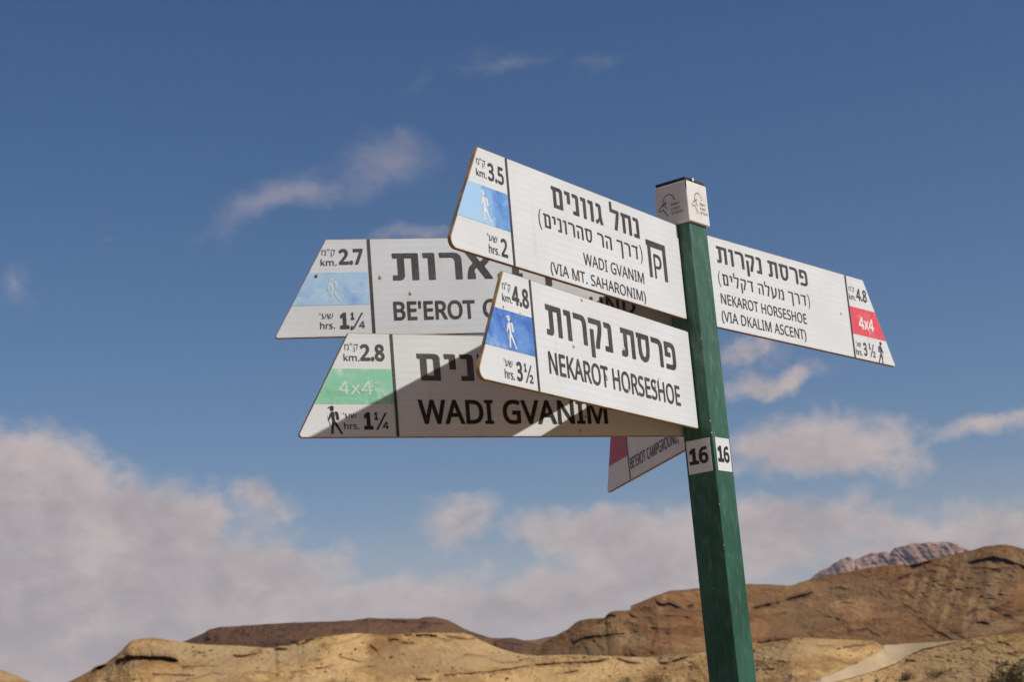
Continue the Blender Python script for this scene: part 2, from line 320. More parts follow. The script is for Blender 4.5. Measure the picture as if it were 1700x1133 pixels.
# front tan slopes with the road
ROADP = [(1466, 1073), (1500, 1071), (1550, 1068), (1593, 1065), (1562, 1073), (1530, 1080), (1505, 1092), (1488, 1103), (1462, 1113), (1440, 1120), (1400, 1131), (1360, 1141), (1300, 1160), (1240, 1165), (1300, 1146), (1350, 1132), (1378, 1122), (1400, 1112), (1428, 1100), (1452, 1089), (1466, 1080)]
RP = np.array([azel(*q) for q in ROADP])
def inroad(Z, E):
    ins = np.zeros(Z.shape, bool); n = len(RP)
    for i in range(n):
        (x1, y1), (x2, y2) = RP[i], RP[(i + 1) % n]
        if y1 == y2: continue
        c = (y1 > E) != (y2 > E)
        ins ^= c & (Z < (x2 - x1) * (E - y1) / (y2 - y1) + x1)
    return ins
DL = [([(192, 1100), (197, 1096), (210, 1091), (235, 1089.5), (262, 1091), (280, 1092), (296, 1096)], 5.5, 1.1), ([(155, 1117), (161, 1108), (168, 1106), (176, 1104)], 3.6, 1.3), ([(335, 1090), (344, 1089)], 2.5, 1.1),
      ([(386, 1089.5), (410, 1089), (425, 1086), (437, 1084)], 2.3, 1.2), ([(454, 1079), (463, 1077), (478, 1078)], 3.0, 1.3), ([(488, 1071), (498, 1069), (515, 1063)], 3.0, 1.2), ([(505, 1063), (520, 1062), (541, 1060)], 2.5, 1.1),
      ([(644, 1065), (652, 1061), (664, 1063)], 4, 1.3), ([(668, 1055), (684, 1054)], 2.5, 1), ([(690, 1055.5), (705, 1054), (727, 1056)], 3.4, 1.4), ([(665, 1068), (690, 1068)], 2.2, .9), ([(738, 1056), (760, 1060), (790, 1061)], 2, .8), ([(612, 1070), (625, 1080), (632, 1092)], 3, .7),
      ([(735, 1122), (765, 1119), (800, 1117), (835, 1113), (850, 1111), (870, 1107), (890, 1104), (925, 1101)], 2.0, 1.2), ([(888, 1104.5), (900, 1104), (935, 1101), (960, 1100), (985, 1098.5), (1012, 1094)], 2.8, 1.3), ([(1022, 1093), (1035, 1097), (1048, 1100), (1064, 1101)], 2.8, 1.2),
      ([(1092, 1101.5), (1105, 1101), (1120, 1097), (1135, 1093), (1150, 1089)], 3.0, 1.3), ([(930, 1119), (945, 1116), (962, 1114)], 2.2, 1), ([(1140, 1100), (1152, 1100)], 2, 1), ([(690, 1127), (718, 1129)], 3, 1.1),
      ([(1250, 1069), (1262, 1067), (1290, 1063), (1315, 1061)], 2.2, 1), ([(1288, 1099), (1304, 1099)], 2.2, 1.2), ([(1395, 1112), (1408, 1111)], 1.8, 1), ([(1262, 1113), (1290, 1110)], 1.6, .7), ([(1400, 1075), (1430, 1072), (1455, 1068)], 2, .8),
      ([(1500, 1098), (1512, 1097), (1522, 1098)], 2.6, 1.1), ([(1550, 1091), (1568, 1091)], 2.0, .9), ([(1655, 1066), (1668, 1068), (1678, 1074)], 3.0, 1.1), ([(1570, 1098), (1580, 1095)], 2.5, 1), ([(1466, 1112), (1476, 1111)], 2, 1), ([(1590, 1080), (1640, 1071)], 1.6, .6),
      ([(480, 1118), (530, 1110), (560, 1104)], 1.8, .7), ([(300, 1108), (360, 1106)], 1.8, .6), ([(560, 1090), (600, 1100)], 1.5, .5), ([(250, 1120), (320, 1122)], 1.6, .6)]
DP = [(640, 1080, 42, 30, 70, 1, 1.0), (720, 1090, 110, 24, -5, 2, .5), (670, 1100, 80, 22, -10, 1, .55), (245, 1098, 60, 8, 0, 1, .6), (420, 1090, 60, 8, 0, 2, .7), (330, 1082, 90, 14, -5, 2, .8), (380, 1110, 120, 16, 0, 2, .7), (575, 1085, 40, 28, 50, 3, .9), (490, 1088, 40, 16, 0, 2, .8), (515, 1085, 24, 10, 0, 1, .4), (810, 1095, 100, 14, -8, 2, .8), (850, 1070, 60, 14, 0, 3, .3),
      (980, 1120, 90, 14, 0, 3, .7), (880, 1122, 60, 10, 0, 3, .6), (1100, 1092, 60, 8, 0, 2, .9), (935, 1118, 40, 5, 20, 1, .6), (1330, 1080, 80, 14, 0, 2, .6), (1440, 1085, 40, 12, -15, 3, .5), (1560, 1100, 90, 18, 0, 2, .5), (1620, 1085, 80, 20, 0, 3, .3), (1640, 1115, 80, 16, 0, 2, .6), (1260, 1100, 40, 20, 0, 2, .5), (530, 1122, 70, 12, 10, 3, .9), (200, 1110, 50, 10, 20, 2, .6), (150, 1122, 40, 10, 30, 1, .4)]
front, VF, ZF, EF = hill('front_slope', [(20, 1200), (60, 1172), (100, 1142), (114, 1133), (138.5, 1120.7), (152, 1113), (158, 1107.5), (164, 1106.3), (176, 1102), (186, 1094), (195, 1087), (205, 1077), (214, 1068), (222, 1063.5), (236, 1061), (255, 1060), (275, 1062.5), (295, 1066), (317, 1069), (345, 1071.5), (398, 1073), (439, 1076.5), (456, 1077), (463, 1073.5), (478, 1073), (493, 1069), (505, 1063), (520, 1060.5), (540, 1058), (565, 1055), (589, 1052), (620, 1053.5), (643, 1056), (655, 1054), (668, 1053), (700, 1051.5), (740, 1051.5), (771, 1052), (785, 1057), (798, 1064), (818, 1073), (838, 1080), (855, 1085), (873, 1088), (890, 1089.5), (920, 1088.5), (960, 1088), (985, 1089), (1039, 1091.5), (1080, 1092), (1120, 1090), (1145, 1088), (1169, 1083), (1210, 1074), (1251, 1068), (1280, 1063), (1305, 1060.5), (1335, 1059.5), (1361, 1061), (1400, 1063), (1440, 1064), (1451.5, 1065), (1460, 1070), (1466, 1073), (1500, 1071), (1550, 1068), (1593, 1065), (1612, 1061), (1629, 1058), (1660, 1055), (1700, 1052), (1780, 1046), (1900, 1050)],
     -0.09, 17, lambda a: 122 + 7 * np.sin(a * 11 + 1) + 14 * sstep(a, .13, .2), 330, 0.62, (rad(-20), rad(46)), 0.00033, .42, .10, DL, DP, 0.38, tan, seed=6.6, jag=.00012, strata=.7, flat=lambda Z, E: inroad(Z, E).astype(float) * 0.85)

# the dirt road, a thin sheet on that slope
n0, n1_ = ZF.shape
Zc = (ZF[:-1, :-1] + ZF[1:, 1:]) / 2; Ec = (EF[:-1, :-1] + EF[1:, 1:]) / 2
wob = 2.6 / FPX * fbm(Zc * 260, Ec * 900, 4, .65)
msk = inroad(Zc + wob * 2, Ec + wob * .5)
ii, jj = np.nonzero(msk)
idx = np.arange(VF.shape[0] * VF.shape[1]).reshape(VF.shape[:2])
F = np.stack([idx[ii, jj], idx[ii, jj + 1], idx[ii + 1, jj + 1], idx[ii + 1, jj]], -1)
uq, inv = np.unique(F.reshape(-1), return_inverse=True)
rv = VF.reshape(-1, 3)[uq] + np.array([0, -0.05, 0.04])
me = mesh('dirt_road', rv, [tuple(q) for q in inv.reshape(-1, 4).tolist()], True)
m, n, b, tc = mat('pale_road_dust', 0.95, 0.1)
c = n.mix(n.ss(n.noise(tc, 0.35, 4, 0.6), 0.35, 0.65), (.46, .34, .205), (.39, .285, .165))
c = n.mix(n.math('MULTIPLY', n.ss(n.noise(tc, 3.0, 4, 0.65), 0.5, 0.7), 0.4), c, (.30, .22, .14))
n.l.new(c, b.inputs['Base Color'])
tag(link('dirt_road', me, m), kind='structure')

def surf_at(px, py):
    """point of the front slope that is seen at this photograph position"""
    a, te = azel(px, py)
    j = int(np.argmin(np.abs(ZF[0] - a))); i = int(np.argmin(np.abs(EF[:, j] - te)))
    return Vector(VF[i, j])

# loose stones over the front slope
bv, bf = [], []
rr = random.Random(5)
ico = [(0, 0, 1), (.85, 0, .3), (.2, .8, .35), (-.75, .45, .3), (-.6, -.6, .35), (.3, -.85, .3), (.5, .5, -.6), (-.6, .2, -.6), (0, -.6, -.6)]
icf = [(0, 1, 2), (0, 2, 3), (0, 3, 4), (0, 4, 5), (0, 5, 1), (1, 6, 2), (2, 7, 3), (3, 7, 4), (4, 8, 5), (5, 8, 1), (1, 8, 6), (6, 7, 2), (7, 8, 4), (6, 8, 7)]
nrow = ZF.shape[0]
for k in range(4200):
    j = rr.randrange(50, ZF.shape[1] - 50); i = rr.randrange(int(nrow * .3), nrow - 4)
    if abs(ZF[0, j]) > rad(19): continue
    if inroad(ZF[i:i + 1, j:j + 1], EF[i:i + 1, j:j + 1])[0, 0]: continue
    if fbm(np.array([ZF[i, j] * 60.]), np.array([EF[i, j] * 150.]), 3)[0] < rr.uniform(-.35, .35): continue
    p = VF[i, j]; s = 0.035 + 0.13 * rr.random() ** 4
    ang = rr.uniform(0, 6.28); ca, sa = math.cos(ang), math.sin(ang); q = [rr.uniform(.7, 1.3) for _ in range(3)]
    o0 = len(bv)
    for v in ico:
        x, y, z = v[0] * s * q[0], v[1] * s * q[1], v[2] * s * q[2] * .75
        bv.append((p[0] + x * ca - y * sa, p[1] + x * sa + y * ca, p[2] + z + .02))
    bf += [tuple(o0 + t for t in f) for f in icf]
m, n, b, tc = mat('slope_stone', .9, .2)
n.l.new(n.mix(n.ss(n.noise(tc, .5, 2), .4, .6), (.17, .11, .07), (.33, .24, .15)), b.inputs['Base Color'])
tag(link('scattered_stones', mesh('scattered_stones', bv, bf), m), kind='stuff')

# low desert shrubs
m, n, b, tc = mat('shrub_leaf', .8, .2)
n.l.new(n.mix(n.ss(n.noise(tc, 9, 3), .35, .65), (.085, .085, .045), (.16, .145, .08)), b.inputs['Base Color'])
m_leaf = m
m, n, b, tc = mat('dry_twig', .9, .2); b.inputs['Base Color'].default_value = (.20, .125, .07, 1); m_twig = m
m, n, b, tc = mat('rusty_leaf', .9, .2)
n.l.new(n.mix(n.ss(n.noise(tc, 9, 3), .35, .65), (.21, .12, .05), (.30, .19, .09)), b.inputs['Base Color']); m_dry = m
m, n, b, tc = mat('olive_leaf', .85, .2)
n.l.new(n.mix(n.ss(n.noise(tc, 7, 3), .35, .65), (.24, .19, .085), (.38, .31, .16)), b.inputs['Base Color']); m_olive = m
def shrub(px, py, wpx, hpx, label, leafm=None, n=420, seed=1):
    p = surf_at(px, py); dist = math.hypot(p.x, p.y); wd = wpx / FPX * dist; hg = hpx / FPX * dist
    r = random.Random(seed); root = bpy.data.objects.new('desert_shrub', None); COL.objects.link(root); root.location = p
    tag(root, label, 'shrub', 'low shrubs on the front slope')
    V, Fc = [], []
    for k in range(n):
        a = r.uniform(0, 6.283); rr_ = r.random() ** .6; ph = r.uniform(0, 1)
        lump = .75 + .3 * math.sin(3 * a + seed) + .15 * r.random()
        c = Vector((math.cos(a) * rr_ * wd / 2 * lump, math.sin(a) * rr_ * wd / 2 * lump, hg * (.08 + .92 * ph * math.sqrt(max(0, 1 - (rr_ * .9) ** 2)) * lump)))
        s = hg * r.uniform(.05, .12)
        d1_ = Vector((r.gauss(0, 1), r.gauss(0, 1), r.gauss(0, 1))).normalized(); d2_ = d1_.cross(Vector((r.gauss(0, 1), r.gauss(0, 1), 1))).normalized()
        o0 = len(V); V += [c - d1_ * s, c + d2_ * s * .45, c + d1_ * s, c - d2_ * s * .45]; Fc.append((o0, o0 + 1, o0 + 2, o0 + 3))
    link('foliage', mesh('foliage', V, Fc), leafm or m_leaf, root)
    V, Fc = [], []
    for k in range(26):
        a = r.uniform(0, 6.283); e = Vector((math.cos(a) * wd * .42 * r.random(), math.sin(a) * wd * .42 * r.random(), hg * r.uniform(.5, .95)))
        t = hg * .02; o0 = len(V); V += [Vector((t, 0, -.05)), Vector((-t, t, -.05)), Vector((-t, -t, -.05)), e]; Fc += [(o0, o0 + 1, o0 + 3), (o0 + 1, o0 + 2, o0 + 3), (o0 + 2, o0, o0 + 3)]
    link('stem', mesh('stem', V, Fc), m_twig, root)
    return root
shrub(1506, 1130, 24, 16, 'round dark green shrub just left of the wide flat shrub', seed=2)
shrub(1559, 1123, 60, 13, 'wide flat green shrub spread below the bend of the dirt road', n=800, seed=3)
shrub(1456, 1134, 14, 9, 'small dark shrub left of the round shrub at the bottom edge', seed=4, n=200)
shrub(1356, 1133, 26, 7, 'low dark shrub beside the small green marker right of the signpost', seed=5, n=260)
shrub(1702, 1148, 100, 50, 'large olive shrub cut by the right edge of the photo', m_olive, n=2600, seed=6)
shrub(1088, 1140, 52, 20, 'rusty brown dry shrub at the bottom just left of the signpost', m_dry, n=900, seed=7)
shrub(1040, 1134, 44, 9, 'grey green low shrub left of the rusty dry shrub', n=500, seed=8)

# small green marker beside the road
p = surf_at(1312, 1132); dd = math.hypot(p.x, p.y) / FPX
root = bpy.data.objects.new('trail_marker', None); COL.objects.link(root); root.location = p
tag(root, 'small grey green marker post standing on the tan slope right of the signpost', 'marker post')
m, n, b, tc = mat('marker_green', .7, .3)
n.l.new(n.mix(n.ss(n.noise(tc, 12, 3), .4, .6), (.09, .13, .09), (.14, .18, .13)), b.inputs['Base Color'])
def boxm(name, x0, x1, y0, y1, z0, z1):
    v = [(x, y, z) for z in (z0, z1) for x, y in ((x0, y0), (x1, y0), (x1, y1), (x0, y1))]
    return mesh(name, v, [(3, 2, 1, 0), (4, 5, 6, 7), (0, 1, 5, 4), (1, 2, 6, 5), (2, 3, 7, 6), (3, 0, 4, 7)])
link('post', boxm('post', -.8 * dd, .8 * dd, -.8 * dd, .8 * dd, -.2, 6 * dd), m, root)
link('plate', boxm('plate', -4 * dd, 4 * dd, -.9 * dd - .02, -.9 * dd, 4 * dd, 11 * dd), m, root)

# desert air: faint dust that pales the far mountain
mh = bpy.data.materials.new('desert_haze'); mh.use_nodes = True; mh.node_tree.nodes.clear(); n = NT(mh.node_tree)
pv = n.node('ShaderNodeVolumePrincipled'); pv.inputs['Color'].default_value = (.72, .80, .95, 1); pv.inputs['Density'].default_value = 0.00006; pv.inputs['Anisotropy'].default_value = 0.0
n.l.new(pv.outputs[0], n.node('ShaderNodeOutputMaterial').inputs['Volume'])
tag(link('haze', boxm('haze', -9200, 9200, -9200, 9200, -1.0, 420), mh), kind='stuff')

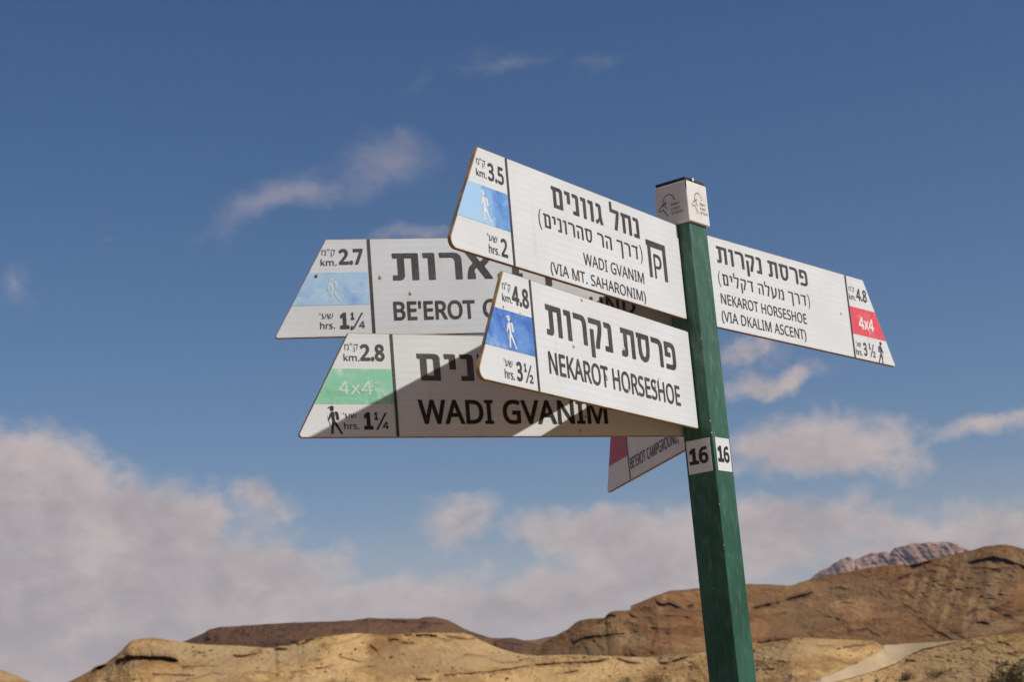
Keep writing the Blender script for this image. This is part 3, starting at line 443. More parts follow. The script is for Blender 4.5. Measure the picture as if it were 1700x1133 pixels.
# ---------------------------------------------------------------- letter outlines (units of 1/1000), drawn as print on the signs
GLYPH = json.loads(r'''{"W":[746,[[[735,573],[583,0],[510,0],[399,375],[370,488],[348,391],[234,0],[161,0],[10,573],[85,573],[179,205],[197,113],[201,87],[212,148],[230,221],[333,573],[407,573],[518,206],[544,87],[562,183],[660,573]]]],"A":[512,[[[437,0],[368,177],[141,177],[73,0],[0,0],[224,575],[289,575],[512,0]],[[282,415],[255,500],[254,495],[230,415],[165,241],[346,241]]]],"D":[585,[[[536,292],[533,231],[528,203],[512,153],[501,131],[474,91],[457,74],[420,45],[376,23],[325,8],[297,4],[237,0],[78,0],[78,573],[254,573],[309,569],[359,558],[404,540],[424,529],[443,516],[476,484],[502,446],[513,425],[528,377],[533,350]],[[460,289],[457,337],[449,379],[435,415],[416,444],[391,469],[361,487],[327,500],[287,508],[150,511],[150,62],[228,62],[299,68],[329,76],[357,87],[381,102],[402,119],[420,140],[434,164],[446,190],[454,220]]]],"I":[272,[[[239,0],[32,0],[32,42],[99,57],[99,515],[32,531],[32,573],[239,573],[239,531],[172,515],[172,57],[239,42]]]],"G":[584,[[[326,302],[524,302],[524,22],[431,-1],[343,-8],[267,-4],[217,8],[194,17],[173,28],[136,55],[105,89],[92,108],[81,130],[63,176],[50,257],[53,343],[58,370],[73,419],[97,463],[127,500],[145,517],[186,544],[233,564],[286,577],[362,580],[437,572],[478,561],[516,547],[489,484],[421,508],[355,517],[298,514],[241,498],[195,468],[159,426],[136,373],[125,310],[127,243],[140,184],[164,133],[201,94],[232,75],[251,68],[315,55],[385,56],[452,68],[452,238],[326,238]]]],"V":[481,[[[481,573],[277,0],[204,0],[0,573],[75,573],[213,182],[238,93],[241,80],[255,140],[277,207],[405,573]]]],"N":[609,[[[532,0],[447,0],[141,476],[138,476],[144,340],[144,0],[78,0],[78,573],[161,573],[467,99],[470,99],[464,232],[464,573],[532,573]]]],"M":[727,[[[330,0],[142,502],[139,502],[144,377],[144,0],[78,0],[78,573],[184,573],[361,103],[364,103],[544,573],[650,573],[650,0],[578,0],[578,371],[584,501],[581,501],[390,0]]]],"B":[521,[[[241,573],[336,565],[384,551],[421,529],[434,515],[445,497],[457,456],[459,431],[456,399],[446,371],[431,347],[409,328],[382,313],[350,304],[350,300],[395,288],[424,274],[448,253],[466,226],[476,191],[477,146],[472,115],[461,87],[436,52],[400,26],[370,13],[337,5],[279,0],[78,0],[78,573]],[[256,329],[318,335],[346,345],[357,352],[377,382],[383,408],[383,438],[376,463],[361,483],[351,490],[324,502],[268,510],[150,511],[150,329]],[[150,269],[150,61],[290,62],[330,68],[346,74],[371,91],[388,112],[400,153],[399,188],[392,214],[377,235],[353,252],[333,260],[277,268]]]],"E":[446,[[[398,0],[78,0],[78,573],[398,573],[398,509],[150,509],[150,330],[383,330],[383,268],[150,268],[150,63],[398,63]]]],"R":[499,[[[236,573],[281,571],[337,560],[368,548],[404,522],[429,488],[442,444],[444,395],[437,356],[422,324],[401,298],[367,274],[330,257],[487,0],[403,0],[264,237],[150,237],[150,0],[78,0],[78,573]],[[232,510],[150,510],[150,298],[258,298],[296,304],[326,317],[347,335],[362,359],[369,389],[369,419],[366,440],[359,459],[349,474],[336,486],[299,503],[261,509]]]],"O":[626,[[[577,287],[573,224],[566,185],[547,132],[531,101],[499,60],[473,38],[428,13],[393,1],[335,-7],[271,-6],[232,1],[180,21],[138,49],[114,73],[85,116],[65,167],[51,245],[50,317],[56,370],[78,442],[100,482],[114,500],[147,531],[186,556],[232,572],[285,580],[314,581],[369,577],[417,565],[438,556],[477,532],[510,501],[524,483],[547,442],[570,370]],[[125,287],[127,241],[134,200],[145,163],[161,131],[182,104],[207,83],[238,67],[273,58],[314,55],[354,58],[390,67],[420,83],[445,104],[465,131],[481,163],[496,220],[501,287],[496,354],[481,411],[470,435],[440,475],[421,491],[398,503],[373,511],[345,516],[293,517],[255,511],[222,499],[182,469],[161,443],[139,393],[127,333]]]],"T":[446,[[[259,0],[187,0],[187,509],[8,509],[8,573],[437,573],[437,509],[259,509]]]],"C":[507,[[[323,517],[280,513],[241,502],[206,482],[178,456],[155,423],[139,383],[129,337],[125,286],[131,220],[147,164],[175,117],[213,83],[262,62],[322,55],[382,60],[460,78],[460,15],[393,-2],[312,-8],[257,-4],[208,8],[166,28],[130,56],[115,72],[89,109],[69,154],[56,203],[49,287],[53,349],[61,388],[73,423],[89,456],[109,485],[145,523],[189,552],[224,566],[281,578],[339,580],[409,572],[448,561],[482,547],[453,486],[383,511]]]],"P":[485,[[[229,573],[265,571],[326,562],[374,542],[409,513],[431,475],[443,430],[444,404],[441,370],[433,336],[423,316],[403,287],[385,270],[364,255],[324,238],[292,230],[256,225],[150,223],[150,0],[78,0],[78,573]],[[223,511],[150,511],[150,285],[242,286],[286,293],[310,301],[330,311],[346,325],[357,343],[368,375],[369,419],[361,449],[345,474],[322,492],[289,504]]]],"U":[586,[[[513,202],[511,164],[503,128],[480,80],[446,40],[399,11],[338,-5],[290,-8],[256,-6],[196,7],[171,18],[148,32],[128,50],[97,93],[78,144],[74,173],[72,573],[144,573],[144,201],[148,158],[154,139],[170,107],[195,81],[228,64],[248,59],[294,55],[342,59],[379,73],[399,88],[415,105],[431,137],[441,188],[442,573],[513,573]]]],"K":[496,[[[496,0],[411,0],[209,273],[150,222],[150,0],[78,0],[78,573],[150,573],[150,290],[158,299],[403,573],[488,573],[261,323]]]],"H":[594,[[[516,0],[443,0],[443,267],[150,267],[150,0],[78,0],[78,573],[150,573],[150,330],[443,330],[443,573],[516,573]]]],"S":[440,[[[403,153],[396,106],[378,66],[348,35],[322,18],[291,5],[238,-6],[167,-7],[92,2],[41,19],[41,88],[86,72],[142,59],[201,55],[240,57],[273,66],[305,85],[320,105],[330,138],[330,156],[325,180],[314,200],[302,213],[267,235],[161,279],[114,305],[79,336],[57,375],[50,403],[48,435],[51,464],[58,490],[80,523],[99,542],[123,557],[150,568],[180,576],[247,580],[318,572],[389,549],[366,487],[313,505],[266,515],[207,516],[169,507],[148,494],[133,478],[124,457],[121,434],[122,416],[129,392],[138,379],[156,362],[204,335],[307,293],[343,271],[362,255],[385,228],[395,206],[401,181]]]],"L":[420,[[[78,0],[78,573],[150,573],[150,64],[400,64],[400,0]]]],"(":[241,[[[32,220],[38,306],[49,369],[67,429],[93,486],[113,522],[150,573],[217,573],[167,493],[142,436],[123,376],[107,284],[103,221],[107,159],[121,78],[146,-1],[182,-75],[216,-127],[150,-127],[103,-60],[83,-24],[60,34],[41,114],[33,177]]]],")":[241,[[[209,220],[203,135],[192,73],[173,14],[148,-42],[128,-77],[91,-127],[25,-127],[69,-57],[87,-20],[108,38],[120,78],[131,139],[137,221],[131,304],[124,346],[108,406],[87,465],[69,503],[24,573],[91,573],[139,504],[158,468],[180,409],[200,327],[205,285]]]],"/":[298,[[[290,573],[77,0],[8,0],[221,573]]]],"'":[180,[[[128,573],[112,366],[68,366],[52,573]]]],"\"":[327,[[[128,573],[112,366],[68,366],[52,573]],[[275,573],[259,366],[215,366],[199,573]]]],",":[215,[[[154,84],[128,1],[85,-103],[33,-103],[56,-3],[73,93],[148,93]]]],".":[215,[[[58,43],[61,69],[68,81],[82,92],[107,97],[132,92],[147,81],[153,69],[157,43],[156,26],[147,6],[132,-6],[107,-11],[82,-6],[68,6],[61,18]]]],"k":[428,[[[138,291],[135,221],[138,221],[159,248],[189,285],[326,430],[409,430],[235,246],[421,0],[336,0],[187,200],[138,158],[138,0],[68,0],[68,609],[138,609]]]],"m":[750,[[[540,438],[584,434],[603,429],[636,412],[660,387],[676,352],[681,330],[685,280],[685,0],[615,0],[614,293],[606,333],[586,361],[555,376],[508,378],[474,369],[460,362],[438,342],[423,315],[412,259],[411,0],[342,0],[342,277],[335,325],[320,353],[296,371],[263,378],[215,374],[194,366],[170,347],[154,319],[144,283],[139,223],[139,0],[68,0],[68,430],[125,430],[136,371],[140,371],[166,403],[186,418],[209,428],[258,438],[312,433],[338,426],[360,414],[378,398],[398,366],[402,366],[427,398],[461,420],[499,433]]]],"h":[496,[[[139,431],[135,370],[140,370],[167,402],[196,420],[238,434],[273,437],[321,433],[360,421],[391,400],[413,370],[426,330],[430,298],[431,0],[361,0],[361,275],[355,321],[338,353],[319,367],[295,376],[265,379],[235,377],[199,366],[181,354],[160,329],[147,295],[140,254],[139,0],[68,0],[68,609],[139,609]]]],"r":[331,[[[269,438],[319,433],[310,368],[271,374],[240,371],[209,360],[182,340],[166,321],[152,297],[140,251],[139,0],[68,0],[68,430],[126,430],[134,351],[137,351],[164,388],[198,418],[231,433]]]],"s":[384,[[[348,119],[343,80],[327,49],[302,24],[280,12],[255,2],[194,-8],[135,-6],[88,2],[42,19],[42,83],[81,67],[128,54],[165,49],[211,51],[236,57],[263,72],[277,94],[280,112],[274,137],[259,154],[222,176],[135,212],[93,233],[63,259],[52,274],[45,292],[41,313],[42,341],[52,372],[72,398],[85,408],[118,425],[179,437],[228,437],[287,428],[339,409],[315,353],[238,377],[208,380],[171,379],[149,374],[124,361],[114,350],[108,328],[115,302],[139,282],[268,226],[314,197],[333,176],[341,159]]]],"0":[459,[[[419,287],[417,221],[409,163],[401,128],[383,83],[359,47],[339,27],[304,6],[276,-3],[229,-8],[188,-4],[153,8],[122,27],[97,54],[76,88],[60,129],[44,201],[40,257],[41,346],[52,423],[65,467],[93,520],[119,547],[149,566],[186,578],[249,580],[287,573],[320,557],[335,547],[361,520],[382,486],[405,423],[417,346]],[[110,287],[111,238],[118,174],[126,140],[137,111],[159,78],[178,64],[202,55],[229,52],[256,55],[279,64],[298,78],[320,110],[332,139],[340,174],[345,215],[348,287],[347,336],[340,399],[332,434],[320,463],[298,495],[279,510],[256,518],[229,521],[202,518],[178,510],[159,495],[137,463],[126,434],[118,399],[113,359]]]],"1":[459,[[[285,0],[216,0],[218,479],[219,499],[108,405],[71,452],[226,573],[285,573]]]],"2":[459,[[[417,0],[38,0],[38,59],[216,238],[271,298],[306,353],[315,376],[321,412],[318,453],[309,477],[284,503],[249,518],[207,520],[169,514],[126,495],[83,466],[45,513],[94,548],[132,565],[174,577],[209,580],[255,579],[285,572],[325,556],[356,531],[372,510],[388,472],[394,428],[389,385],[381,357],[369,331],[344,292],[313,254],[128,67],[128,64],[417,64]]]],"3":[459,[[[395,439],[389,392],[381,372],[363,347],[330,321],[300,307],[277,302],[277,298],[337,283],[367,266],[390,243],[405,214],[412,181],[410,131],[397,87],[371,50],[333,21],[283,2],[218,-7],[136,-5],[85,5],[36,23],[36,89],[100,65],[168,52],[219,52],[260,59],[278,65],[305,81],[316,92],[331,117],[335,132],[339,164],[337,187],[331,206],[320,223],[306,236],[265,255],[211,264],[123,265],[123,326],[195,326],[236,332],[269,344],[301,369],[312,386],[319,404],[323,434],[320,460],[304,490],[285,505],[262,516],[234,521],[199,521],[172,517],[140,508],[110,495],[75,473],[39,521],[87,550],[147,573],[199,580],[273,576],[317,563],[336,553],[365,527],[384,495],[390,477]]]],"4":[459,[[[443,130],[359,130],[359,0],[291,0],[291,130],[17,130],[17,190],[286,576],[359,576],[359,193],[443,193]],[[291,374],[294,483],[295,500],[292,500],[263,446],[86,193],[291,193]]]],"5":[459,[[[221,351],[275,346],[308,337],[336,324],[371,297],[397,261],[407,232],[412,200],[412,164],[402,111],[387,81],[368,54],[343,32],[314,15],[261,-2],[221,-7],[156,-6],[103,3],[70,14],[51,23],[51,90],[107,66],[148,57],[187,52],[227,54],[263,61],[293,76],[310,89],[329,116],[336,137],[341,176],[337,210],[325,239],[306,262],[279,279],[262,284],[221,291],[190,292],[99,280],[64,302],[86,573],[373,573],[373,508],[146,508],[132,342],[177,349]]]],"6":[459,[[[44,245],[47,310],[53,358],[75,433],[95,474],[112,498],[131,520],[155,539],[196,562],[246,576],[306,581],[350,578],[377,573],[377,513],[326,522],[273,521],[229,510],[204,498],[183,483],[158,454],[134,407],[121,352],[115,291],[119,291],[144,320],[170,339],[203,352],[244,358],[287,356],[329,344],[365,322],[384,303],[407,265],[416,236],[421,184],[419,147],[411,112],[399,82],[372,44],[349,24],[322,8],[291,-2],[239,-8],[199,-4],[175,3],[130,26],[92,65],[77,89],[64,117],[48,185]],[[238,51],[270,55],[297,66],[320,84],[337,109],[348,143],[351,184],[348,218],[339,247],[324,271],[302,289],[274,300],[258,302],[228,303],[195,296],[175,287],[150,270],[126,240],[116,207],[117,172],[129,129],[146,99],[170,74],[201,57]]]],"7":[459,[[[109,0],[344,508],[35,508],[35,573],[419,573],[419,518],[187,0]]]],"8":[459,[[[229,581],[291,574],[330,559],[352,546],[370,529],[390,497],[398,472],[400,443],[399,421],[390,392],[374,367],[354,345],[329,325],[291,303],[355,265],[389,234],[411,196],[417,173],[419,148],[416,118],[408,90],[395,65],[367,34],[330,11],[300,1],[267,-6],[231,-8],[192,-6],[157,0],[126,10],[89,33],[61,63],[49,87],[42,115],[39,146],[47,194],[68,232],[99,264],[158,299],[123,322],[100,343],[71,383],[61,411],[58,444],[60,472],[68,497],[88,528],[107,545],[129,559],[154,569],[182,577]],[[108,145],[112,119],[121,96],[149,67],[176,55],[192,51],[229,48],[265,51],[308,67],[328,85],[342,108],[349,133],[349,157],[346,174],[335,197],[317,217],[293,235],[264,251],[217,270],[166,243],[136,219],[121,197],[114,182]],[[228,524],[188,518],[155,502],[134,476],[127,441],[133,406],[151,379],[179,357],[232,330],[282,357],[307,379],[325,406],[330,441],[323,476],[302,502],[270,518]]]],"9":[459,[[[417,328],[414,263],[408,215],[387,139],[374,112],[350,74],[330,52],[306,33],[265,11],[214,-3],[154,-8],[110,-5],[82,0],[82,60],[134,50],[188,52],[232,63],[257,75],[278,90],[303,118],[327,165],[340,221],[346,281],[341,281],[316,252],[290,233],[257,220],[216,214],[173,216],[131,228],[95,250],[76,270],[54,307],[45,336],[40,387],[43,426],[50,460],[63,491],[80,517],[114,549],[141,564],[171,575],[223,581],[262,577],[287,570],[332,545],[369,507],[397,455],[407,423],[413,388]],[[223,521],[192,518],[165,507],[142,488],[124,463],[113,429],[110,388],[113,354],[122,325],[137,301],[158,284],[171,277],[202,270],[232,270],[266,276],[286,285],[311,303],[335,333],[345,366],[344,400],[332,443],[315,474],[291,499],[260,516]]]],"x":[424,[[[170,220],[22,430],[102,430],[213,268],[322,430],[402,430],[253,220],[410,0],[330,0],[213,172],[94,0],[14,0]]]],"א":[486,[[[361,0],[40,475],[125,475],[446,0]],[[45,0],[47,165],[56,215],[72,256],[87,279],[116,308],[150,329],[176,339],[197,285],[173,273],[153,256],[137,233],[126,205],[117,145],[117,0]],[[309,148],[285,200],[309,213],[328,230],[343,253],[354,281],[362,339],[362,475],[435,475],[435,358],[431,304],[420,258],[408,231],[394,208],[377,188],[357,172]]]],"ב":[435,[[[280,0],[280,309],[277,342],[269,368],[263,378],[246,393],[213,406],[186,408],[24,408],[24,475],[191,475],[241,471],[262,466],[298,450],[324,425],[334,410],[348,371],[352,323],[352,0]],[[24,0],[24,67],[415,67],[415,0]]]],"ג":[278,[[[12,-8],[12,69],[42,82],[77,103],[100,123],[122,147],[143,179],[153,202],[160,226],[166,262],[166,366],[158,392],[145,403],[127,408],[43,408],[43,475],[140,475],[167,472],[201,457],[218,441],[225,429],[234,401],[237,366],[237,144],[254,0],[195,0],[172,132],[169,132],[139,88],[98,46],[56,15]]]],"ד":[419,[[[254,0],[254,436],[326,436],[326,0]],[[8,408],[8,475],[399,475],[399,408]]]],"ה":[523,[[[387,0],[386,326],[380,356],[369,378],[343,399],[307,408],[68,408],[68,475],[298,475],[347,471],[369,466],[405,450],[431,425],[449,392],[458,348],[459,0]],[[68,0],[68,284],[140,284],[140,0]]]],"ו":[209,[[[68,0],[68,475],[140,475],[140,0]]]],"ח":[539,[[[314,475],[363,471],[385,466],[421,450],[447,425],[457,410],[470,371],[475,323],[475,0],[403,0],[402,326],[396,356],[385,378],[369,393],[348,403],[309,408],[140,408],[140,0],[68,0],[68,475]]]],"ט":[540,[[[277,-10],[215,-4],[162,14],[139,28],[119,46],[102,68],[87,93],[71,139],[62,195],[60,475],[132,475],[132,237],[139,168],[154,125],[176,92],[207,68],[232,58],[262,53],[295,53],[337,62],[371,83],[396,113],[413,153],[424,219],[422,320],[409,374],[398,394],[387,404],[374,411],[357,415],[311,410],[256,390],[256,459],[306,477],[345,483],[401,478],[435,464],[460,441],[472,422],[482,400],[494,348],[499,287],[500,212],[494,164],[481,122],[452,69],[427,41],[379,10],[341,-3]]]],"י":[188,[[[60,171],[60,475],[132,475],[132,243],[96,171]]]],"ל":[409,[[[84,475],[381,475],[381,420],[231,0],[155,0],[306,408],[12,408],[12,609],[84,609]]]],"ם":[523,[[[56,0],[56,475],[324,474],[369,466],[388,459],[419,439],[441,410],[449,392],[458,348],[459,0]],[[128,67],[387,67],[386,326],[380,356],[375,368],[362,387],[343,399],[307,408],[128,408]]]],"מ":[517,[[[281,484],[332,479],[361,470],[387,456],[418,429],[433,406],[444,381],[451,352],[453,322],[453,0],[245,0],[245,67],[381,67],[380,326],[375,355],[363,380],[346,400],[323,413],[293,420],[250,419],[226,412],[197,395],[180,378],[167,358],[157,335],[145,293],[112,0],[40,0],[76,329],[44,475],[116,475],[130,407],[132,407],[160,441],[192,464],[235,480]]]],"ן":[236,[[[99,-192],[98,374],[91,392],[79,403],[60,408],[16,408],[16,475],[88,474],[124,464],[144,450],[159,429],[171,385],[172,-192]]]],"נ":[318,[[[24,0],[24,67],[182,67],[182,357],[177,387],[166,400],[150,407],[51,408],[51,475],[156,475],[183,472],[217,457],[235,441],[242,429],[251,401],[254,366],[254,0]]]],"ס":[546,[[[285,-10],[225,-3],[170,17],[147,33],[126,52],[108,75],[92,101],[80,130],[71,163],[63,240],[69,314],[87,408],[28,408],[28,475],[305,474],[349,467],[388,454],[421,434],[461,394],[481,361],[495,323],[503,281],[506,215],[499,163],[490,131],[471,89],[446,54],[414,26],[377,6],[334,-6]],[[281,52],[329,58],[366,75],[395,102],[411,128],[419,149],[430,209],[429,277],[418,326],[404,351],[387,371],[355,393],[315,404],[269,408],[160,408],[144,332],[138,266],[142,189],[153,141],[171,102],[198,74],[235,58]]]],"ע":[488,[[[20,0],[20,67],[181,67],[224,72],[262,83],[284,94],[320,125],[348,170],[366,230],[391,475],[464,475],[445,273],[432,196],[409,133],[388,97],[370,76],[350,56],[325,38],[282,18],[229,4],[165,0]],[[153,54],[55,475],[128,475],[224,54]]]],"ף":[468,[[[339,-192],[339,237],[335,289],[321,331],[298,364],[284,378],[247,397],[226,403],[176,408],[8,408],[8,475],[203,474],[237,470],[268,463],[296,451],[321,437],[344,419],[363,398],[379,375],[392,349],[401,320],[410,274],[411,-192]],[[145,171],[102,176],[78,184],[58,197],[41,213],[28,233],[12,281],[8,324],[8,475],[80,475],[80,320],[84,294],[96,266],[109,252],[127,243],[147,238],[181,240],[181,173]]]],"פ":[484,[[[40,0],[40,67],[252,68],[273,72],[308,88],[323,100],[345,131],[360,169],[368,213],[368,264],[359,311],[341,349],[314,378],[279,397],[234,407],[70,408],[70,475],[252,473],[285,467],[328,451],[365,428],[395,398],[418,362],[437,305],[443,240],[437,176],[419,118],[400,84],[376,55],[347,32],[330,22],[293,8],[229,0]],[[177,187],[134,192],[110,200],[81,221],[60,249],[50,272],[42,311],[40,475],[112,475],[113,327],[118,302],[128,282],[141,268],[159,259],[179,254],[213,256],[213,189]]]],"צ":[448,[[[345,6],[25,475],[110,475],[386,53]],[[20,0],[20,67],[369,67],[386,53],[386,0]],[[282,168],[258,221],[292,241],[313,267],[329,309],[335,354],[336,475],[408,475],[408,360],[398,293],[382,252],[359,219],[330,193]]]],"ק":[505,[[[251,0],[402,408],[64,408],[64,475],[477,475],[477,420],[327,0]],[[64,-193],[64,290],[136,290],[136,-193]]]],"ר":[435,[[[298,0],[298,309],[296,342],[287,368],[281,378],[265,393],[232,406],[204,408],[12,408],[12,475],[209,475],[259,471],[281,466],[316,450],[343,425],[353,410],[366,371],[370,323],[370,0]]]],"ש":[564,[[[74,0],[32,475],[104,475],[140,67],[255,67],[305,75],[340,89],[361,102],[398,137],[426,186],[445,248],[468,475],[540,475],[522,285],[507,203],[483,140],[461,104],[443,81],[423,60],[398,42],[371,26],[339,13],[284,2]],[[119,162],[114,227],[202,256],[223,272],[238,295],[250,342],[262,475],[334,475],[324,355],[316,305],[309,278],[293,247],[275,226],[251,208],[218,193]]]],"ת":[535,[[[399,0],[398,326],[392,356],[381,378],[355,399],[319,408],[31,408],[31,475],[336,474],[359,471],[400,459],[431,439],[443,425],[461,392],[470,348],[471,0]],[[28,0],[28,67],[72,67],[84,71],[98,85],[106,108],[109,140],[109,439],[181,439],[181,144],[178,100],[169,64],[162,49],[143,25],[130,16],[100,4],[81,1]]]],"ך":[437,[[[306,-192],[305,250],[302,282],[291,322],[280,343],[259,369],[233,386],[203,398],[145,407],[12,408],[12,475],[164,473],[213,466],[243,458],[284,440],[319,413],[347,377],[362,348],[376,296],[380,254],[381,-192]]]],"ז":[241,[[[79,0],[79,280],[82,315],[90,344],[101,366],[115,384],[140,408],[20,408],[20,475],[221,475],[221,414],[191,390],[175,372],[161,348],[153,315],[152,0]]]]}''')
def P_(L): return [tuple(p) for p in L]
# square-cut heavy Hebrew letters, height 100: advance width, contours
HV = {
'ו': (43, [[(0,100),(38,100),(43,96),(43,0),(19,0),(19,82),(3,82)]]),
'ן': (43, [[(0,100),(38,100),(43,96),(43,-32),(19,-32),(19,82),(3,82)]]),
'י': (43, [[(0,100),(38,100),(43,96),(43,42),(19,42),(19,82),(3,82)]]),
'ר': (80, [[(0,100),(52,100),(66,97),(76,88),(80,74),(80,0),(56,0),(56,68),(53,78),(46,82),(3,82)]]),
'ת': (92, [[(0,100),(88,100),(92,96),(92,0),(68,0),(68,82),(42,82),(42,14),(37,4),(28,0),(0,0),(0,18),(18,18),(18,82),(2,82)]]),
'א': (94, [[(0,100),(27,100),(50,64),(60,72),(64,84),(64,100),(88,100),(88,80),(82,64),(65,47),(94,0),(66,0),(38,43),(31,36),(28,27),(32,18),(32,0),(3,0),(4,20),(10,44),(25,61)]]),
'ב': (90, [[(4,100),(50,100),(64,97),(74,88),(78,74),(78,18),(90,18),(90,0),(0,0),(0,18),(54,18),(54,70),(51,79),(44,82),(4,82)]]),
'נ': (50, [[(0,100),(36,100),(46,96),(50,86),(50,0),(2,0),(2,18),(26,18),(26,82),(3,82)]]),
'ח': (86, [[(0,100),(82,100),(86,96),(86,0),(62,0),(62,82),(34,82),(34,0),(10,0),(10,82),(1,82)]]),
'ל': (76, [[(0,134),(20,134),(20,100),(72,100),(76,96),(76,84),(54,0),(28,0),(50,78),(50,82),(0,82)]]),
'ג': (60, [[(6,100),(34,100),(45,96),(49,86),(50,32),(60,0),(36,0),(31,17),(22,5),(14,0),(0,0),(0,17),(12,20),(22,28),(26,42),(25,82),(10,82)]]),
'ם': (84, [[(0,100),(66,100),(78,96),(84,86),(84,0),(12,0),(12,82),(2,82)],[(36,82),(36,18),(60,18),(60,78),(56,82)]]),
'פ': (80, [[(0,100),(52,100),(68,96),(77,86),(80,70),(80,30),(77,14),(68,4),(52,0),(4,0),(4,18),(48,18),(54,22),(57,32),(57,68),(54,78),(46,82),(24,82),(24,62),(42,62),(42,45),(1,45),(1,80)]]),
'ס': (88, [[(0,100),(84,100),(88,96),(88,50),(84,24),(72,7),(54,0),(40,0),(22,7),(12,24),(9,50),(10,82),(2,82)],[(33,82),(32,50),(34,32),(40,20),(48,18),(56,20),(62,32),(65,50),(65,82)]]),
'ק': (82, [[(0,100),(78,100),(82,96),(82,72),(78,54),(66,22),(60,0),(36,0),(40,20),(54,54),(58,70),(58,82),(1,82)],[(6,62),(29,62),(29,-34),(6,-34)]]),
'ד': (86, [[(0,100),(86,100),(86,82),(76,82),(76,0),(52,0),(52,82),(0,82)]]),
'ה': (84, [[(0,100),(66,100),(79,96),(84,84),(84,0),(60,0),(60,74),(55,82),(0,82)],[(8,60),(31,60),(31,0),(8,0)]]),
'ך': (78, [[(0,100),(74,100),(78,96),(78,-32),(54,-32),(54,82),(0,82)]]),
'מ': (90, [[(0,100),(22,100),(32,84),(50,98),(66,100),(80,95),(88,82),(90,66),(90,0),(44,0),(44,18),(66,18),(66,66),(62,78),(54,82),(42,78),(36,68),(26,0),(2,0),(14,70)]]),
'ע': (84, [[(0,100),(23,100),(34,22),(46,26),(56,38),(60,56),(60,100),(84,100),(84,50),(78,28),(64,10),(44,-1),(24,-10),(4,-18),(4,0),(12,6)]]),
'ש': (108, [[(0,100),(23,100),(27,44),(40,47),(44,58),(44,100),(66,100),(66,54),(60,38),(48,28),(30,25),(32,18),(66,18),(78,26),(84,42),(84,100),(108,100),(108,44),(102,20),(88,5),(68,0),(10,0)]]),
'ט': (88, [[(0,100),(24,100),(24,18),(50,18),(60,24),(64,40),(64,82),(42,82),(42,100),(74,100),(84,94),(88,84),(88,36),(82,14),(70,3),(56,0),(0,0)]]),
}
for _g in GLYPH.values():                       # drop needle-thin outline steps before thickening
    for _c in _g[1]:
        i = 0
        while i < len(_c) and len(_c) > 4:
            a_, b_ = _c[i], _c[(i + 1) % len(_c)]
            if math.hypot(a_[0] - b_[0], a_[1] - b_[1]) < 11:
                _c[i] = [(a_[0] + b_[0]) / 2, (a_[1] + b_[1]) / 2]; del _c[(i + 1) % len(_c)]
            else: i += 1
ONE = (460, [[(40, 0), (40, 78), (190, 78), (190, 462), (70, 412), (70, 492), (205, 573), (292, 573), (292, 78), (430, 78), (430, 0)]])   # one with a foot

GLYPH['4'] = [459, [[(443, 130), (359, 130), (359, 0), (285, 0), (285, 130), (17, 130), (17, 192), (272, 573), (359, 573), (359, 194), (443, 194)], [(285, 194), (285, 462), (104, 194)]]]
def area(c): return sum(c[i][0] * c[(i + 1) % len(c)][1] - c[(i + 1) % len(c)][0] * c[i][1] for i in range(len(c))) / 2
def inside(p, c):
    k = False
    for i in range(len(c)):
        (x1, y1), (x2, y2) = c[i], c[(i + 1) % len(c)]
        if (y1 > p[1]) != (y2 > p[1]) and p[0] < (x2 - x1) * (p[1] - y1) / (y2 - y1) + x1: k = not k
    return k
def fatten(conts, d):
    """move every outline outwards by d (holes shrink)"""
    res = []
    for c in conts:
        hole = sum(1 for q in conts if q is not c and inside(c[0], q)) % 2 == 1
        if (area(c) < 0) != hole: c = c[::-1]
        n = len(c); o = []
        for i in range(n):
            a, b, e = Vector(c[i - 1]), Vector(c[i]), Vector(c[(i + 1) % n])
            u, v = (b - a), (e - b)
            if u.length < 1e-9 or v.length < 1e-9: continue
            u.normalize(); v.normalize()
            n1_, n2_ = Vector((u.y, -u.x)), Vector((v.y, -v.x)); m_ = n1_ + n2_
            if m_.length < .2: m_ = n1_
            m_.normalize(); k = 1 / max(m_.dot(n1_), .55)
            o.append(tuple(b + m_ * d * k))
        res.append(o)
    return res
def layout(s, heavy):
    x = 0; out = []
    for ch in s:
        if heavy:
            if ch == ' ': x += 46; continue
            if ch in HV:
                wd, cs = HV[ch]; out.append([[(px + x, py) for px, py in c] for c in cs]); x += wd + 15
            else:
                adv, cs = GLYPH[ch]; k = 100 / 475; xs = [p[0] for c in cs for p in c]
                out.append([[((px - min(xs)) * k + x, py * k) for px, py in c] for c in cs]); x += (max(xs) - min(xs)) * k + 15
        else:
            if ch == ' ': x += 230; continue
            adv, cs = ONE if ch == '1' else GLYPH[ch]
            out.append([[(px + x, py) for px, py in c] for c in cs]); x += adv
    return out
def text_contours(s, u0, v0, u1, h, fat, style, by_word=False):
    """style: h heavy Hebrew, m lighter Hebrew, n small notes, l/b Latin capitals and digits"""
    heavy = style in 'hm'
    G = layout(s, heavy)
    xs = [p[0] for g in G for c in g for p in c]; ys = [p[1] for g in G for c in g for p in c]
    if heavy: ref = 100
    elif s in ('km.', 'hrs.'): ref = max(ys)
    elif any('\u0590' < c_ for c_ in s): ref = 475
    else: ref = 573
    sy = h / ref; f = fat * h
    sx = sy if u1 is None else (u1 - u0 - 2 * f) / (max(xs) - min(xs))
    x0 = min(xs)
    res = [[]]
    k = 0; letters = [c for c in s]
    for ch in letters:
        if ch == ' ': res.append([]); continue
        res[-1] += fatten([[(u0 + f + (px - x0) * sx, v0 + py * sy) for px, py in c] for c in G[k]], f); k += 1
    return res if by_word else [c for r_ in res for c in r_]
